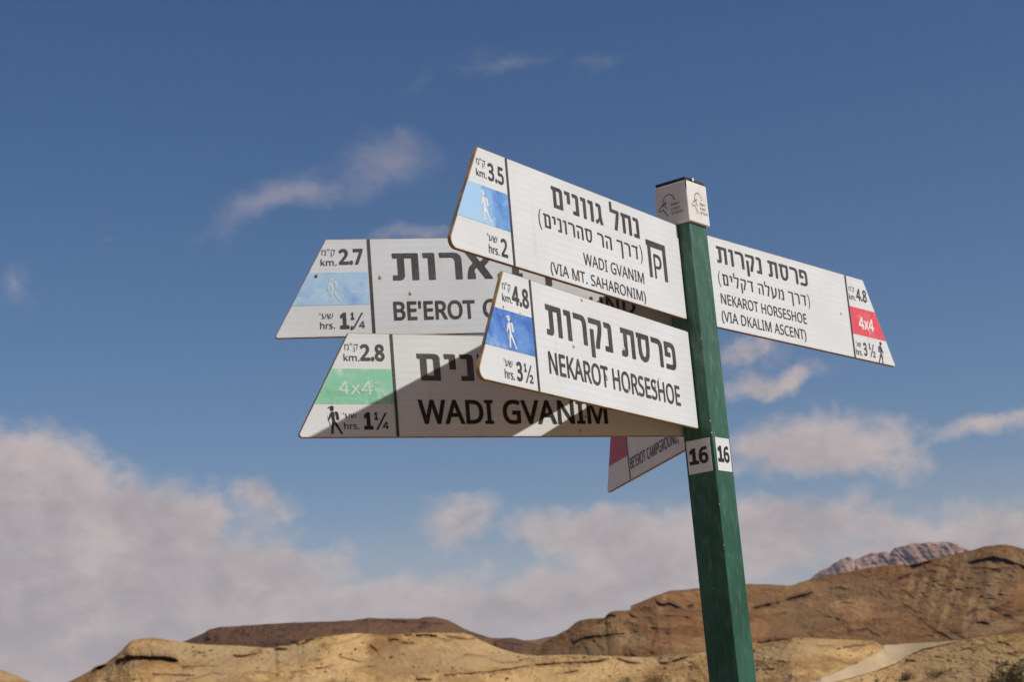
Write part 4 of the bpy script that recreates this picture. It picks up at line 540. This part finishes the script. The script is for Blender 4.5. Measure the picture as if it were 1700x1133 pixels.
def fill_mesh(name, conts, z=0.0):
    cu = bpy.data.curves.new('outline', 'CURVE'); cu.dimensions = '2D'; cu.fill_mode = 'BOTH'
    K = 1000.0
    for c in conts:
        sp = cu.splines.new('POLY'); sp.points.add(len(c) - 1); sp.use_cyclic_u = True
        for i, p in enumerate(c): sp.points[i].co = (p[0] * K, p[1] * K, 0, 1)
    o = bpy.data.objects.new('outline', cu); COL.objects.link(o)
    dg = bpy.context.evaluated_depsgraph_get(); dg.update()
    me = bpy.data.meshes.new_from_object(o.evaluated_get(dg))
    bpy.data.objects.remove(o); bpy.data.curves.remove(cu)
    n = len(me.vertices); a = np.empty(n * 3, np.float32); me.vertices.foreach_get('co', a); a = a.reshape(-1, 3) / K
    b = np.stack([a[:, 0], np.full(n, -z, np.float32), a[:, 1]], -1)       # sign space: x along, z up, -y out of the face
    me.vertices.foreach_set('co', b.reshape(-1)); me.name = name
    me.materials.clear(); me.update(); return me
def stroke(pts, wd):
    """closed outline of a thick polyline"""
    L, R = [], []
    for i, p in enumerate(pts):
        a = Vector(pts[max(0, i - 1)]); b = Vector(pts[min(len(pts) - 1, i + 1)]); d = (b - a).normalized(); n = Vector((-d.y, d.x)) * wd / 2
        L.append(tuple(Vector(p) + n)); R.append(tuple(Vector(p) - n))
    return L + R[::-1]
def disc(cx, cy, r, n=18): return [(cx + r * math.cos(6.2832 * i / n), cy + r * math.sin(6.2832 * i / n)) for i in range(n)]

# ---------------------------------------------------------------- sign materials
def panel_mat(name, wear=1.0):
    m, n, b, tc = mat(name, 0.5, 0.25)
    sp = n.node('ShaderNodeSeparateXYZ'); n.inp(sp.inputs[0], tc)
    x, z = sp.outputs[0], sp.outputs[2]
    def lat(sg):
        v = n.math('ADD', n.math('MULTIPLY', x, 950.0), n.math('MULTIPLY', z, 1450.0 * sg))
        return n.ss(n.math('ABSOLUTE', n.math('SINE', v)), 0.05, 0.55, 1, 0)
    l = n.math('MAXIMUM', lat(1), lat(-1))
    base = n.mix(n.ss(n.noise(tc, 9, 4), .35, .65), (.68, .70, .68), (.73, .76, .755))
    bands = n.ss(n.math('SINE', n.math('MULTIPLY', z, 620.0)), -.4, 1.0)
    base = n.mix(n.math('MULTIPLY', n.math('MULTIPLY', bands, n.ss(n.noise(tc, 14, 3), .3, .7, .35, 1)), .34), base, (.58, .61, .70))
    c = n.mix(n.math('MULTIPLY', l, .42), base, (.50, .50, .54))
    st = n.ss(n.noise(n.mapping(tc, scale=(30, 30, 5)), 1.0, 5, .65, .3), .60, .82)
    c = n.mix(n.math('MULTIPLY', st, .22 * wear), c, (.45, .33, .20))
    sk = n.ss(n.noise(tc, 170, 3, .6), .70, .78)
    c = n.mix(n.math('MULTIPLY', sk, .25 * wear), c, (.42, .30, .17))
    e = n.node('ShaderNodeAttribute', attribute_name='rim').outputs['Fac']
    c = n.mix(n.math('MULTIPLY', n.math('MULTIPLY', e, n.ss(n.noise(tc, 60, 4, .7), .3, .6)), .75), c, (.40, .26, .12))
    n.l.new(c, b.inputs['Base Color'])
    bump(n, b, l, 0.12, 0.0003)
    return m
M_PANEL = panel_mat('reflective_white_sheet')
M_PLATE = panel_mat('plate_white_sheet', .6)
m, n, b, tc = mat('aged_sign_edge', .75, .2)
n.l.new(n.mix(n.ss(n.noise(tc, 45, 4, .65), .38, .62), (.34, .22, .10), (.20, .135, .08)), b.inputs['Base Color']); M_EDGE = m
m, n, b, tc = mat('faded_ink', .5, .35)
c = n.mix(n.ss(n.noise(tc, 30, 4, .6), .35, .65), (.052, .045, .042), (.082, .074, .068))
c = n.mix(n.math('MULTIPLY', n.ss(n.noise(tc, 420, 2, .6), .66, .74), .8), c, (.4, .37, .33))
n.l.new(c, b.inputs['Base Color']); M_INK = m
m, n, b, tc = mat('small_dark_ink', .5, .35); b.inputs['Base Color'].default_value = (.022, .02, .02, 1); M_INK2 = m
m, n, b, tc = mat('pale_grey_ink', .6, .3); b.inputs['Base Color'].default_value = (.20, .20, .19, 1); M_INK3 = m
def band_mat(name, deep, midc, pale, sc, thr, white=.0):
    m, n, b, tc = mat(name, .45, .35)
    v = n.noise(n.mapping(tc, (sc * .13, 0, sc * .2)), 16, 5, .62, .6)
    c = n.mix(n.ss(v, thr - .14, thr + .14), deep, midc)
    c = n.mix(n.ss(n.noise(n.mapping(tc, (3 + sc, 0, 1)), 34, 5, .65, .5), .50, .74), c, pale)
    f = n.noise(tc, 260, 3, .7)
    c = n.mix(n.math('MULTIPLY', n.ss(f, .58, .76), .45 + white), c, (.68, .72, .76))
    return m, n, b, tc, c
def fin(t):
    m, n, b, tc, c = t; n.l.new(c, b.inputs['Base Color']); return m
t = band_mat('faded_sky_blue_print', (.09, .23, .58), (.26, .46, .74), (.38, .58, .80), 1.0, .5)
m, n, b, tc, c = t   # bleached at the tip side and along the bottom
sp = n.node('ShaderNodeSeparateXYZ'); n.inp(sp.inputs[0], tc)
wv = n.math('ADD', n.math('ADD', n.math('MULTIPLY', sp.outputs[0], 26.0), n.math('MULTIPLY', sp.outputs[2], 14.0)), n.math('MULTIPLY', n.noise(tc, 22, 4, .6), 1.3))
c = n.mix(n.ss(wv, 0.15, 0.42, 1, 0), c, (.37, .58, .80)); n.l.new(c, b.inputs['Base Color']); M_BLUE_A = m
M_BLUE_B = fin(band_mat('strong_blue_print', (.05, .14, .48), (.13, .28, .62), (.30, .46, .76), 2.0, .5))
M_BLUE_C = fin(band_mat('bleached_blue_print', (.24, .43, .74), (.42, .60, .78), (.52, .72, .78), 3.0, .42, .2))
M_GREEN = fin(band_mat('bleached_green_print', (.05, .34, .14), (.24, .55, .37), (.50, .69, .60), 4.0, .38, .2))
M_RED = fin(band_mat('faded_red_print', (.70, .075, .10), (.72, .11, .14), (.74, .26, .27), 5.0, .5))
M_CRIM = fin(band_mat('crimson_print', (.38, .012, .028), (.44, .018, .036), (.42, .03, .055), 6.0, .5, -.35))
m, n, b, tc = mat('worn_white_print', .5, .3)
n.l.new(n.mix(n.ss(n.noise(tc, 330, 3, .7), .52, .66), (.74, .74, .72), (.42, .55, .62)), b.inputs['Base Color']); M_WHITE = m
m, n, b, tc = mat('bleached_white_print', .5, .3)
n.l.new(n.mix(n.ss(n.noise(tc, 280, 3, .7), .42, .62), (.68, .70, .68), (.42, .60, .66)), b.inputs['Base Color']); M_WHITE2 = m
m, n, b, tc = mat('scuffed_white_print', .5, .3)
n.l.new(n.mix(n.ss(n.noise(tc, 300, 3, .7), .44, .60), (.66, .68, .66), (.36, .60, .48)), b.inputs['Base Color']); M_WHITE4 = m
m, n, b, tc = mat('clean_white_print', .5, .3); b.inputs['Base Color'].default_value = (.76, .72, .70, 1); M_WHITE3 = m
m, n, b, tc = mat('dried_mud', .95, .1)
n.l.new(n.mix(n.ss(n.noise(tc, 200, 3), .4, .6), (.50, .36, .20), (.66, .58, .45)), b.inputs['Base Color']); M_MUD = m

# ---------------------------------------------------------------- signpost
CX, CY, TH, S = 0.2802, 2.6998, rad(37.01396), 0.0504
post = bpy.data.objects.new('signpost', None); COL.objects.link(post)
post.location = (CX, CY, 0); post.rotation_euler = (0, 0, -TH)
tag(post, 'green square steel signpost with six white arrow-shaped trail signs under a white cap', 'signpost')

def bevelled(name, x0, x1, y0, y1, z0, z1, bv, segs=2):
    import bmesh
    me = boxm(name, x0, x1, y0, y1, z0, z1); bm = bmesh.new(); bm.from_mesh(me)
    bmesh.ops.bevel(bm, geom=bm.edges[:], offset=bv, segments=segs, affect='EDGES', profile=.6)
    bm.to_mesh(me); bm.free(); return me
m, n, b, tc = mat('chalky_green_paint', .5, .3)
c = n.mix(n.ss(n.noise(n.mapping(tc, scale=(1, 1, .8)), 12, 4, .55), .34, .68), (.014, .068, .042), (.026, .105, .066))
sc_ = n.ss(n.noise(n.mapping(tc, (0, 0, 0), (.1, .1, 0), (1, 1, .25)), 130, 6, .75), .46, .74)
low_ = n.node('ShaderNodeSeparateXYZ'); n.inp(low_.inputs[0], tc)
up_ = n.ss(low_.outputs[2], 1.75, 2.25, .30, .75)
c = n.mix(n.math('MULTIPLY', n.math('MULTIPLY', sc_, up_), 1.0), c, (.16, .25, .20))
c = n.mix(n.ss(low_.outputs[2], 1.9, 2.4, 0, .30), c, (.13, .22, .17))
c = n.mix(n.math('MULTIPLY', n.ss(n.noise(tc, 240, 3, .6), .70, .76), .7), c, (.50, .55, .46))
n.l.new(c, b.inputs['Base Color'])
n.l.new(n.ss(n.noise(tc, 30, 3), .3, .7, .38, .6), b.inputs['Roughness'])
bump(n, b, n.noise(tc, 160, 3, .6), .12, .0004); M_GREENP = m
link('pole', bevelled('pole', -S / 2, S / 2, -S / 2, S / 2, -.3, EYE + .80, .0018, 3), M_GREENP, post)
# paint chips along the front edge
chips = random.Random(3)

m, n, b, tc = mat('bare_chip', .8, .2); b.inputs['Base Color'].default_value = (.52, .50, .40, 1); M_CHIP = m
for (x_, y_, z_, r_) in ((S / 2 - .0006, -S / 2 + .0002, .4560, .0016), (S / 2 - .0004, -S / 2 + .0004, .4375, .0017), (S / 2 - .0006, -S / 2 + .0003, .5830, .0010), (S / 2 - .0005, -S / 2 + .0003, .3300, .0010), (-S / 2 + .0007, -S / 2 + .0002, .2230, .0011), (-S / 2 + .0006, -S / 2 + .0003, .2080, .0015), (S / 2 - .0006, -S / 2 + .0004, .2700, .0009)):
    V_ = []
    for i in range(8):
        a_ = 6.2832 * i / 8; k_ = chips.uniform(.6, 1.3)
        V_.append((x_ + r_ * .45 * k_ * math.cos(a_), y_ - .0006 - .0003 * k_, EYE + z_ + r_ * k_ * math.sin(a_)))
    V_.append((x_, y_ - .0016, EYE + z_)); V_.append((x_, y_ + .001, EYE + z_))
    link('paint_chip', mesh('paint_chip', V_, [(i, (i + 1) % 8, 8) for i in range(8)] + [((i + 1) % 8, i, 9) for i in range(8)]), M_CHIP, post)

# cap: hollow white box with a dark insert on top
m, n, b, tc = mat('cap_plastic', .5, .35)
c = n.mix(n.ss(n.noise(tc, 30, 4), .4, .65), (.68, .65, .60), (.72, .71, .69))
n.l.new(n.mix(n.math('MULTIPLY', n.ss(n.noise(tc, 90, 4, .7), .58, .76), .5), c, (.55, .46, .33)), b.inputs['Base Color']); M_CAP = m
m, n, b, tc = mat('cap_dark_insert', .7, .3)
n.l.new(n.mix(n.ss(n.noise(tc, 120, 4, .7), .4, .65), (.030, .020, .018), (.085, .06, .045)), b.inputs['Base Color']); M_LIP = m
CB = .0295
cap = link('cap', bevelled('cap', -CB, CB, -CB, CB, EYE + .7668, EYE + .8325, .0022, 3), M_CAP, post)
link('cap_top', bevelled('cap_top', -CB + .0022, CB - .0022, -CB + .0022, CB - .0022, EYE + .8325, EYE + .8385, .001, 2), M_LIP, cap)
link('crack', mesh('crack', [(CB - .0012, -CB - .0003, EYE + .8330), (CB + .0003, -CB + .0012, EYE + .8330), (CB - .0003, -CB - .0001, EYE + .8145), (CB - .0016, -CB - .0003, EYE + .8210)], [(0, 1, 2), (0, 2, 3)]), M_LIP, cap)
def dust_blob(name, x, y, z, rx, ry, rz, parent, mt=None, sd_=0):
    r = random.Random(sd_); V = []; Fc = []; N = 9
    for i in range(N):
        a = 6.2832 * i / N; k = r.uniform(.75, 1.25); V.append((x + rx * k * math.cos(a), y, z + rz * k * math.sin(a)))
    for i in range(N):
        a = 6.2832 * i / N + .2; k = r.uniform(.4, .65); V.append((x + rx * k * math.cos(a), y - ry, z + rz * k * math.sin(a)))
    V.append((x, y - ry * 1.2, z))
    for i in range(N):
        j = (i + 1) % N; Fc += [(i, j, N + j, N + i), (N + i, N + j, 2 * N)]
    return link(name, mesh(name, V, Fc), mt or M_MUD, parent)
k = link('dropping', mesh('dropping', [(CB - .004, -.010, EYE + .8386), (CB + .0006, -.011, EYE + .8386), (CB + .0008, -.005, EYE + .8386), (CB - .003, -.004, EYE + .8386), (CB + .0004, -.0105, EYE + .8335), (CB + .0004, -.0062, EYE + .8345)], [(0, 1, 2, 3), (1, 4, 5, 2)]), M_WHITE3, cap)

def emblem():
    out = [stroke([(-.0513, .7950), (-.0478, .7985), (-.0440, .8012), (-.0412, .8046)], .0011),
           stroke([(-.0428, .8000), (-.0400, .8026), (-.0362, .8068), (-.0368, .8030)], .0013),
           stroke([(-.0362, .8010), (-.0395, .7996), (-.0350, .7948)], .0012),
           stroke([(-.0510, .7940), (-.0490, .7928), (-.0455, .7940), (-.0425, .7946), (-.0398, .7900), (-.0352, .7828)], .0013)]
    for i in range(10):
        a = rad(198 - i * 21.5); c_ = (-.0312, .8062); r1, r2 = .0088, .0112
        out.append([(c_[0] + r1 * math.cos(a - .08), c_[1] + r1 * math.sin(a - .08)), (c_[0] + r2 * math.cos(a - .12), c_[1] + r2 * math.sin(a - .12)), (c_[0] + r2 * math.cos(a + .12), c_[1] + r2 * math.sin(a + .12)), (c_[0] + r1 * math.cos(a + .08), c_[1] + r1 * math.sin(a + .08))])
    return out
def word3():
    out = []
    for s, v in (('תושר', .7972), ('עבטה', .7902), ('םינגהו', .7832)):
        wd = .0155 if s != 'םינגהו' else .0205
        out += text_contours(s, -.0286, v, -.0286 + wd, .0042, -.03, 'h')
    return out
def on_face(conts, face, dz=0.0):
    """contours given across a face of the post (from its front corner leftwards) placed in post space"""
    return conts
# left face of cap looks along -y of the post space, right face along +x
off = S / 2 - .0008
EM, WM = emblem(), word3()
def facemesh(name, conts, face, out_d, shift=0.0):
    me = fill_mesh(name, conts, 0)
    n_ = len(me.vertices); a = np.empty(n_ * 3, np.float32); me.vertices.foreach_get('co', a); a = a.reshape(-1, 3)
    u = a[:, 0].copy() + shift; z = a[:, 2].copy() + EYE
    if face == 'left': b_ = np.stack([S / 2 + u, np.full(n_, -out_d), z], -1)
    else: b_ = np.stack([np.full(n_, out_d), -S / 2 + u, z], -1)
    me.vertices.foreach_set('co', b_.astype(np.float32).reshape(-1)); me.update(); return me
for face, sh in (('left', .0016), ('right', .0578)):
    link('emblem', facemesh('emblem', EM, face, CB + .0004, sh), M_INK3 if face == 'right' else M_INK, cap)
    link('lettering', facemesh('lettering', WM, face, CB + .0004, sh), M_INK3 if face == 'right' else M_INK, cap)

# number plates
for face, u0, u1, off_, t0, t1_ in (('left', -.0463, -.0051, S / 2, -.0433, -.0100), ('right', .0059, .0455, S / 2, .0083, .0412)):
    z0, z1 = EYE + .3814, EYE + .4318
    if face == 'left':
        pl = boxm('number_plate', S / 2 + u0, S / 2 + u1, -off_ - .0009, -off_ + .0001, z0, z1)
    else:
        pl = boxm('number_plate', off_ - .0001, off_ + .0009, -S / 2 + u0, -S / 2 + u1, z0, z1)
    po = link('number_plate', pl, M_PLATE, post)
    po['label'] = 'white plate numbered 16 on the ' + ('shaded' if face == 'left' else 'sunlit') + ' face of the post'
    link('number', facemesh('number', text_contours('16', t0, .3960, t1_, .0222, .055, 'b'), face, off_ + .0013), M_INK2, po)

# ---------------------------------------------------------------- direction signs
H = 0.15
def rounded_outline(L, a, b, mirror, tip):
    """arrow-ended board; x = 0 at the divider, tip towards -x"""
    pts = [((-b, 0), tip), ((L, 0), .0026), ((L, H), .0026), ((-a, H), .0026)]
    out = []
    for i, (p, r) in enumerate(pts):
        p = Vector(p); q0 = Vector(pts[i - 1][0]); q1 = Vector(pts[(i + 1) % 4][0])
        d0 = (q0 - p).normalized(); d1 = (q1 - p).normalized(); ang = d0.angle(d1); tl = r / math.tan(ang / 2)
        c_ = p + (d0 + d1).normalized() * (r / math.sin(ang / 2))
        s_, e_ = p + d0 * tl, p + d1 * tl
        a0_ = math.atan2(*(s_ - c_).yx); a1_ = math.atan2(*(e_ - c_).yx)
        while a1_ < a0_: a1_ += 2 * math.pi
        if a1_ - a0_ > math.pi: a1_ -= 2 * math.pi
        N = 8 if r > .005 else 3
        for k in range(N + 1):
            t_ = a0_ + (a1_ - a0_) * k / N; out.append((c_.x + r * math.cos(t_), c_.y + r * math.sin(t_)))
    if mirror: out = [(-x, y) for x, y in out][::-1]
    return out
def offset_in(c, d): return fatten([c], -d)[0]
def board(L, a, b, mirror, thick, tip):
    o = rounded_outline(L, a, b, mirror, tip); n_ = len(o)
    rings = [(offset_in(o, .0019), 0), (offset_in(o, .0008), 0), (o, .0007), (o, thick - .0007), (offset_in(o, .0008), thick)]
    bow = lambda x, y: 0.0
    V = []
    for c, y in rings: V += [(p[0], y + bow(*p), p[1]) for p in c]
    F = []; mi = []
    for r in range(4):
        for i in range(n_):
            j = (i + 1) % n_; F.append((r * n_ + i, r * n_ + j, (r + 1) * n_ + j, (r + 1) * n_ + i)); mi.append(0 if r == 0 else 1)
    F.append(tuple(range(n_))[::-1]); mi.append(0)
    F.append(tuple(range(4 * n_, 5 * n_))); mi.append(1)
    me = mesh('direction_sign', V, F)
    me.materials.append(M_PANEL); me.materials.append(M_EDGE)
    me.polygons.foreach_set('material_index', mi)
    at = me.attributes.new('rim', 'FLOAT', 'POINT')
    at.data.foreach_set('value', [0.0] * n_ + [1.0] * (len(V) - n_))
    # make the winding consistent
    import bmesh
    bm = bmesh.new(); bm.from_mesh(me); bmesh.ops.recalc_face_normals(bm, faces=bm.faces); bm.to_mesh(me); bm.free()
    return me
def lay(par, name, conts, mt, z=.0006):
    """print on the face"""
    me = fill_mesh(name, conts, 0)
    n_ = len(me.vertices); a = np.empty(n_ * 3, np.float32); me.vertices.foreach_get('co', a); a = a.reshape(-1, 3)
    a[:, 1] = -z
    me.vertices.foreach_set('co', a.reshape(-1)); me.update()
    return link(name, me, mt, par)
def hiker(u0, v0, k, mirror=False):
    """walker with cap, pack and stick; k metres per drawing unit, u0/v0 the lower middle"""
    C_ = [[(p[0] + 0, p[1]) for p in c] for c in [
        disc(-8, 255, 21, 16),
        [(-30, 268), (-52, 262), (-54, 267), (-28, 280), (-16, 287), (2, 287), (14, 276), (14, 270)],
        [(-12, 226), (6, 228), (14, 218), (18, 190), (17, 160), (22, 130), (48, 92), (72, 44), (94, 6), (86, -2), (74, -2), (70, 8), (44, 50), (12, 98), (4, 80), (-4, 40), (-10, 10), (-8, 0), (-26, 0), (-30, 12), (-24, 50), (-18, 92), (-12, 130), (-16, 165), (-20, 182), (-34, 150), (-52, 138), (-58, 144), (-48, 158), (-36, 196), (-24, 220)],
        [(20, 226), (34, 230), (48, 226), (56, 212), (62, 180), (64, 152), (54, 142), (38, 142), (34, 150), (30, 190), (22, 214)],
        [(-60, 186), (-57, 187), (-2 - 34, 110), (4, 2), (1, 0), (-42, 110)]]]
    s = -1 if mirror else 1
    return [[(u0 + s * x * k, v0 + y * k) for x, y in c] for c in C_]
def hiker_clean(u0, v0, k, mirror=False):
    c = hiker(u0, v0, k, mirror); return c[:4] + [c[4]]
def fraction(u, v, num, den, mt_fat=.05):
    out = text_contours(num, u, v + .0132, u + .0052, .0100, .07, 'b')
    out += [[(u + .0012, v - .0016), (u + .0040, v - .0016), (u + .0188, v + .0229), (u + .0160, v + .0229)]]
    out += text_contours(den, u + .0115, v - .0002, u + .0204, .0098, .025 if den == '4' else .06, 'b')
    return out
def direction_sign(loc, xax, L, label, content, mirror=False, tip=.0115, a=.0642, b=.1476):
    X = Vector(xax).normalized(); Zv = Vector((0, 0, 1)); Zv = (Zv - X * Zv.dot(X)).normalized(); Y = Zv.cross(X)
    o = link('direction_sign', board(L, a, b, mirror, .0058, tip), None, post)
    Mx = Matrix((X, Y, Zv)).transposed().to_4x4(); Mx.translation = Vector((loc[0], loc[1], loc[2] + EYE)); o.matrix_local = Mx
    o['label'] = label
    w2 = .0021
    lay(o, 'divider_line', [[(-w2, .0008), (w2, .0008), (w2, H - .0008), (-w2, H - .0008)]], M_INK, .0009)
    content(o)
    # bracket that holds the board to the post
    xe = L if not mirror else -L
    link('bracket', boxm('bracket', min(xe, xe + (.006 if not mirror else -.006)) - .012, max(xe, xe + (.006 if not mirror else -.006)) + .0, .0060, .0090, .02, H - .02), M_GREENP, o)
    return o
def words(o, s, u0, v0, u1, h, fat, style, mt=None):
    for cs in text_contours(s, u0, v0, u1, h, fat, style, True): lay(o, 'lettering', cs, mt or M_INK)
def notes(o, d, ush=0.0):
    """km and hours block: d = shift of the block along the board"""
    words(o, 'מ"ק', -.0702 + d, .1254, -.0498 + d, .0080, -.012, 'n'); words(o, 'km.', -.0722 + d, .1093, -.0486 + d, .0100, .012, 'n')
def bandc(x0b, x0t, v0=.0462, v1=.0978, x1=-.0021, mirror=False):
    c = [(x0b, v0), (x1, v0), (x1, v1), (x0t, v1)]
    return [[(-x, y) for x, y in c][::-1]] if mirror else [c]
def spot(o, u, v, r, sd_, mt=None): dust_blob('mud_spot', u, -.0001, v, r, .0016, r * 1.35, o, mt, sd_)

def sign_gvanim_saharonim(o):
    notes(o, 0); words(o, '3.5', -.0449, .1096, -.0087, .0225, .035, 'b')
    lay(o, 'trail_band', bandc(-.1222, -.0932), M_BLUE_A, .0003)
    lay(o, 'hiker_symbol', hiker_clean(-.0592, .0500, .000145), M_WHITE, .0006)
    words(o, "'עש", -.0585, .0248, -.0359, .0078, -.012, 'n'); words(o, 'hrs.', -.0568, .0083, -.0336, .0115, .012, 'n')
    words(o, '2', -.0285, .0094, -.0137, .0230, .035, 'b')
    words(o, 'םינווג לחנ', .1070, .1040, .3439, .0307, -.008, 'h')
    words(o, '(םינורהס רה ךרד)', .0690, .0700, .3464, .0205, -.030, 'm')
    words(o, 'WADI GVANIM', .1770, .0351, .3441, .0167, .004, 'l'); words(o, '(VIA MT. SAHARONIM)', .0886, .0072, .3437, .0158, .004, 'l')
    lay(o, 'car_park_symbol', [[(.3605, .1073), (.4180, .1073), (.4178, .0500), (.4088, .0500), (.4084, .0981), (.3727, .0978), (.3720, .0500), (.3641, .0500), (.3638, .0988), (.3606, .0988)],
        [(.3797, .0882), (.3925, .0882), (.3975, .0868), (.4008, .0838), (.4026, .0780), (.4018, .0725), (.3990, .0680), (.3944, .0660), (.3840, .0660), (.3840, .0500), (.3797, .0500)],
        [(.3836, .0838), (.3920, .0838), (.3955, .0818), (.3973, .0785), (.3968, .0735), (.3930, .0698), (.3836, .0698)]], M_INK)
    spot(o, .1551, .0110, .0022, 1); spot(o, .1500, .0085, .0014, 2)
def sign_nekarot(o):
    notes(o, 0); words(o, '4.8', -.0480, .1098, -.0067, .0232, .045, 'b')
    lay(o, 'trail_band', bandc(-.1232, -.0940), M_BLUE_B, .0003)
    lay(o, 'hiker_symbol', hiker_clean(-.0605, .0495, .000147), M_WHITE, .0006)
    words(o, "'עש", -.0812, .0241, -.0610, .0080, -.012, 'n'); words(o, 'hrs.', -.0813, .0083, -.0582, .0118, .012, 'n')
    lay(o, 'lettering', text_contours('3', -.0519, .0097, -.0383, .0228, .045, 'b') + fraction(-.0330, .0100, '1', '2'), M_INK)
    words(o, 'תורקנ תסרפ', .0341, .0816, .4109, .0412, .0, 'h')
    words(o, 'NEKAROT HORSESHOE', .0313, .0295, .4119, .0285, .024, 'l')
    for i, (u, v, r) in enumerate([(.1368, .1452, .0024), (.1013, .0751, .0024), (.2462, .0921, .0030), (.1855, .0452, .0026), (.1870, .0410, .0018), (.2467, .0326, .0026), (.3328, .0489, .0032), (.3465, .0613, .0012), (-.0310, .0975, .0028), (-.0715, .1014, .0016)]): spot(o, u, v, r, 10 + i)
def sign_beerot(o):
    notes(o, -.001); words(o, '2.7', -.0458, .1117, -.0096, .0216, .055, 'b')
    lay(o, 'trail_band', bandc(-.1196, -.0902, .0486, .0985, -.0040), M_BLUE_C, .0003)
    lay(o, 'hiker_symbol', hiker_clean(-.0585, .0537, .000138), M_WHITE2, .0006)
    words(o, "'עש", -.0790, .0282, -.0594, .0076, -.012, 'n'); words(o, 'hrs.', -.0793, .0130, -.0575, .0100, .012, 'n')
    lay(o, 'lettering', text_contours('1', -.0497, .0132, -.0362, .0226, .05, 'b') + fraction(-.0333, .0133, '1', '4'), M_INK)
    words(o, 'תורא', .0337, .0850, .1869, .0415, .0, 'h'); words(o, 'ב', .1940, .0848, .2326, .0412, 0, 'h')
    words(o, 'ן', .2600, .0848, .2777, .0412, 0, 'h'); words(o, 'וינח', .2850, .0848, None, .0412, 0, 'h')
    words(o, "BE'EROT", .0313, .0242, .1550, .0268, .032, 'l'); words(o, 'CAMPGROUND', .1671, .0250, .4062, .0270, .032, 'l')
    spot(o, .0142, .0905, .0028, 31); spot(o, .0581, .0644, .0022, 32); spot(o, -.0812, .0933, .0024, 33, M_TWIG); spot(o, -.0322, .0133, .0024, 34, M_TWIG)
def sign_gvanim(o):
    notes(o, -.001); words(o, '2.8', -.0483, .1109, -.0118, .0215, .055, 'b')
    lay(o, 'trail_band', bandc(-.1200, -.0917, .0477, .0980, -.0024), M_GREEN, .0003)
    words(o, '4x4', -.0839, .0613, -.0332, .0194, .0, 'b', M_WHITE4)
    lay(o, 'hiker_symbol', hiker_clean(-.0942, .0050, .000139), M_INK2, .0006)
    words(o, "'עש", -.0795, .0275, -.0597, .0066, -.012, 'n', M_INK2); words(o, 'hrs.', -.0790, .0118, -.0568, .0094, .014, 'n', M_INK2)
    lay(o, 'lettering', text_contours('1', -.0496, .0122, -.0358, .0222, .055, 'b') + fraction(-.0333, .0122, '1', '4'), M_INK2)
    words(o, '\u05dd\u05d9\u05e0', .0363, .0820, .1239, .0393, 0, 'h'); words(o, 'ווג לחנ', .1300, .0820, None, .0393, 0, 'h')
    words(o, 'WADI GVANIM', .0335, .0200, .3348, .0330, .034, 'l', M_INK2)
    spot(o, .2871, .0085, .0018, 41); spot(o, .2981, .0292, .0018, 42)
def sign_dkalim(o):
    d = .0780
    words(o, 'מ"ק', .0079, .1223, .0276, .0080, -.012, 'n'); words(o, 'km.', .0060, .1070, .0286, .0103, .008, 'n'); words(o, '4.8', .0325, .1091, .0695, .0205, .035, 'b')
    lay(o, 'trail_band', [[(.0020, .0445), (.1219, .0445), (.0930, .0940), (.0020, .0940)]], M_RED, .0003)
    words(o, '4x4', .0280, .0572, .0822, .0205, .045, 'b', M_WHITE3)
    words(o, "'עש", .0090, .0222, .0268, .0077, -.012, 'n'); words(o, 'hrs.', .0063, .0069, .0277, .0112, .008, 'n')
    lay(o, 'lettering', text_contours('3', .0345, .0090, .0465, .0220, .035, 'b') + fraction(.0550, .0095, '1', '2'), M_INK)
    lay(o, 'hiker_symbol', hiker_clean(.0975, .0005, .000140, True), M_INK, .0006)
    words(o, 'תורקנ תסרפ', -.4095, .1082, -.1330, .0281, -.012, 'h'); words(o, '(םילקד הלעמ ךרד)', -.4123, .0726, -.1343, .0189, -.035, 'm')
    words(o, 'NEKAROT HORSESHOE', -.4112, .0409, -.1520, .0170, .008, 'l'); words(o, '(VIA DKALIM ASCENT)', -.4145, .0122, -.1598, .0170, .008, 'l')
    spot(o, -.0311, .0754, .0020, 51)
def sign_campground(o):
    lay(o, 'trail_band', bandc(-.1205, -.0915, .0444, .0960, -.0030), M_CRIM, .0003)
    words(o, "BE'EROT CAMPGROUND,", .0080, .0180, .2740, .0190, .015, 'l', M_INK2)
M_TWIG = m_twig
direction_sign((.0355, -.4935, .6165), (-.0654, .9979, -.0019), .4662, 'upper front sign pointing to Wadi Gvanim via Mt. Saharonim, 3.5 km, with faded blue hiker band', sign_gvanim_saharonim)
direction_sign((.0545, -.4892, .4453), (-.1080, .9941, .0035), .4645, 'lower front sign pointing to Nekarot Horseshoe, 4.8 km, with strong blue hiker band', sign_nekarot)
direction_sign((-.3254, -.3690, .6136), (.6327, .7744, -.0034), .4655, "upper left sign pointing to Be'erot campground, 2.7 km, with bleached blue hiker band", sign_beerot, tip=.003)
direction_sign((-.2407, -.4295, .4418), (.4617, .8870, .0006), .4670, 'lower left sign pointing to Wadi Gvanim, 2.8 km, with bleached green 4x4 band', sign_gvanim, tip=.0045)
direction_sign((.0164, .4956, .6172), (.0354, .9994, -.0003), .4683, 'right-hand sign pointing to Nekarot Horseshoe via Dkalim ascent, with red 4x4 band', sign_dkalim, mirror=True, tip=.003)
direction_sign((-.3406, .2952, .4444), (.7806, -.6251, 0), .4240, "rear shaded sign pointing to Be'erot campground with dark crimson band", sign_campground, tip=.005)
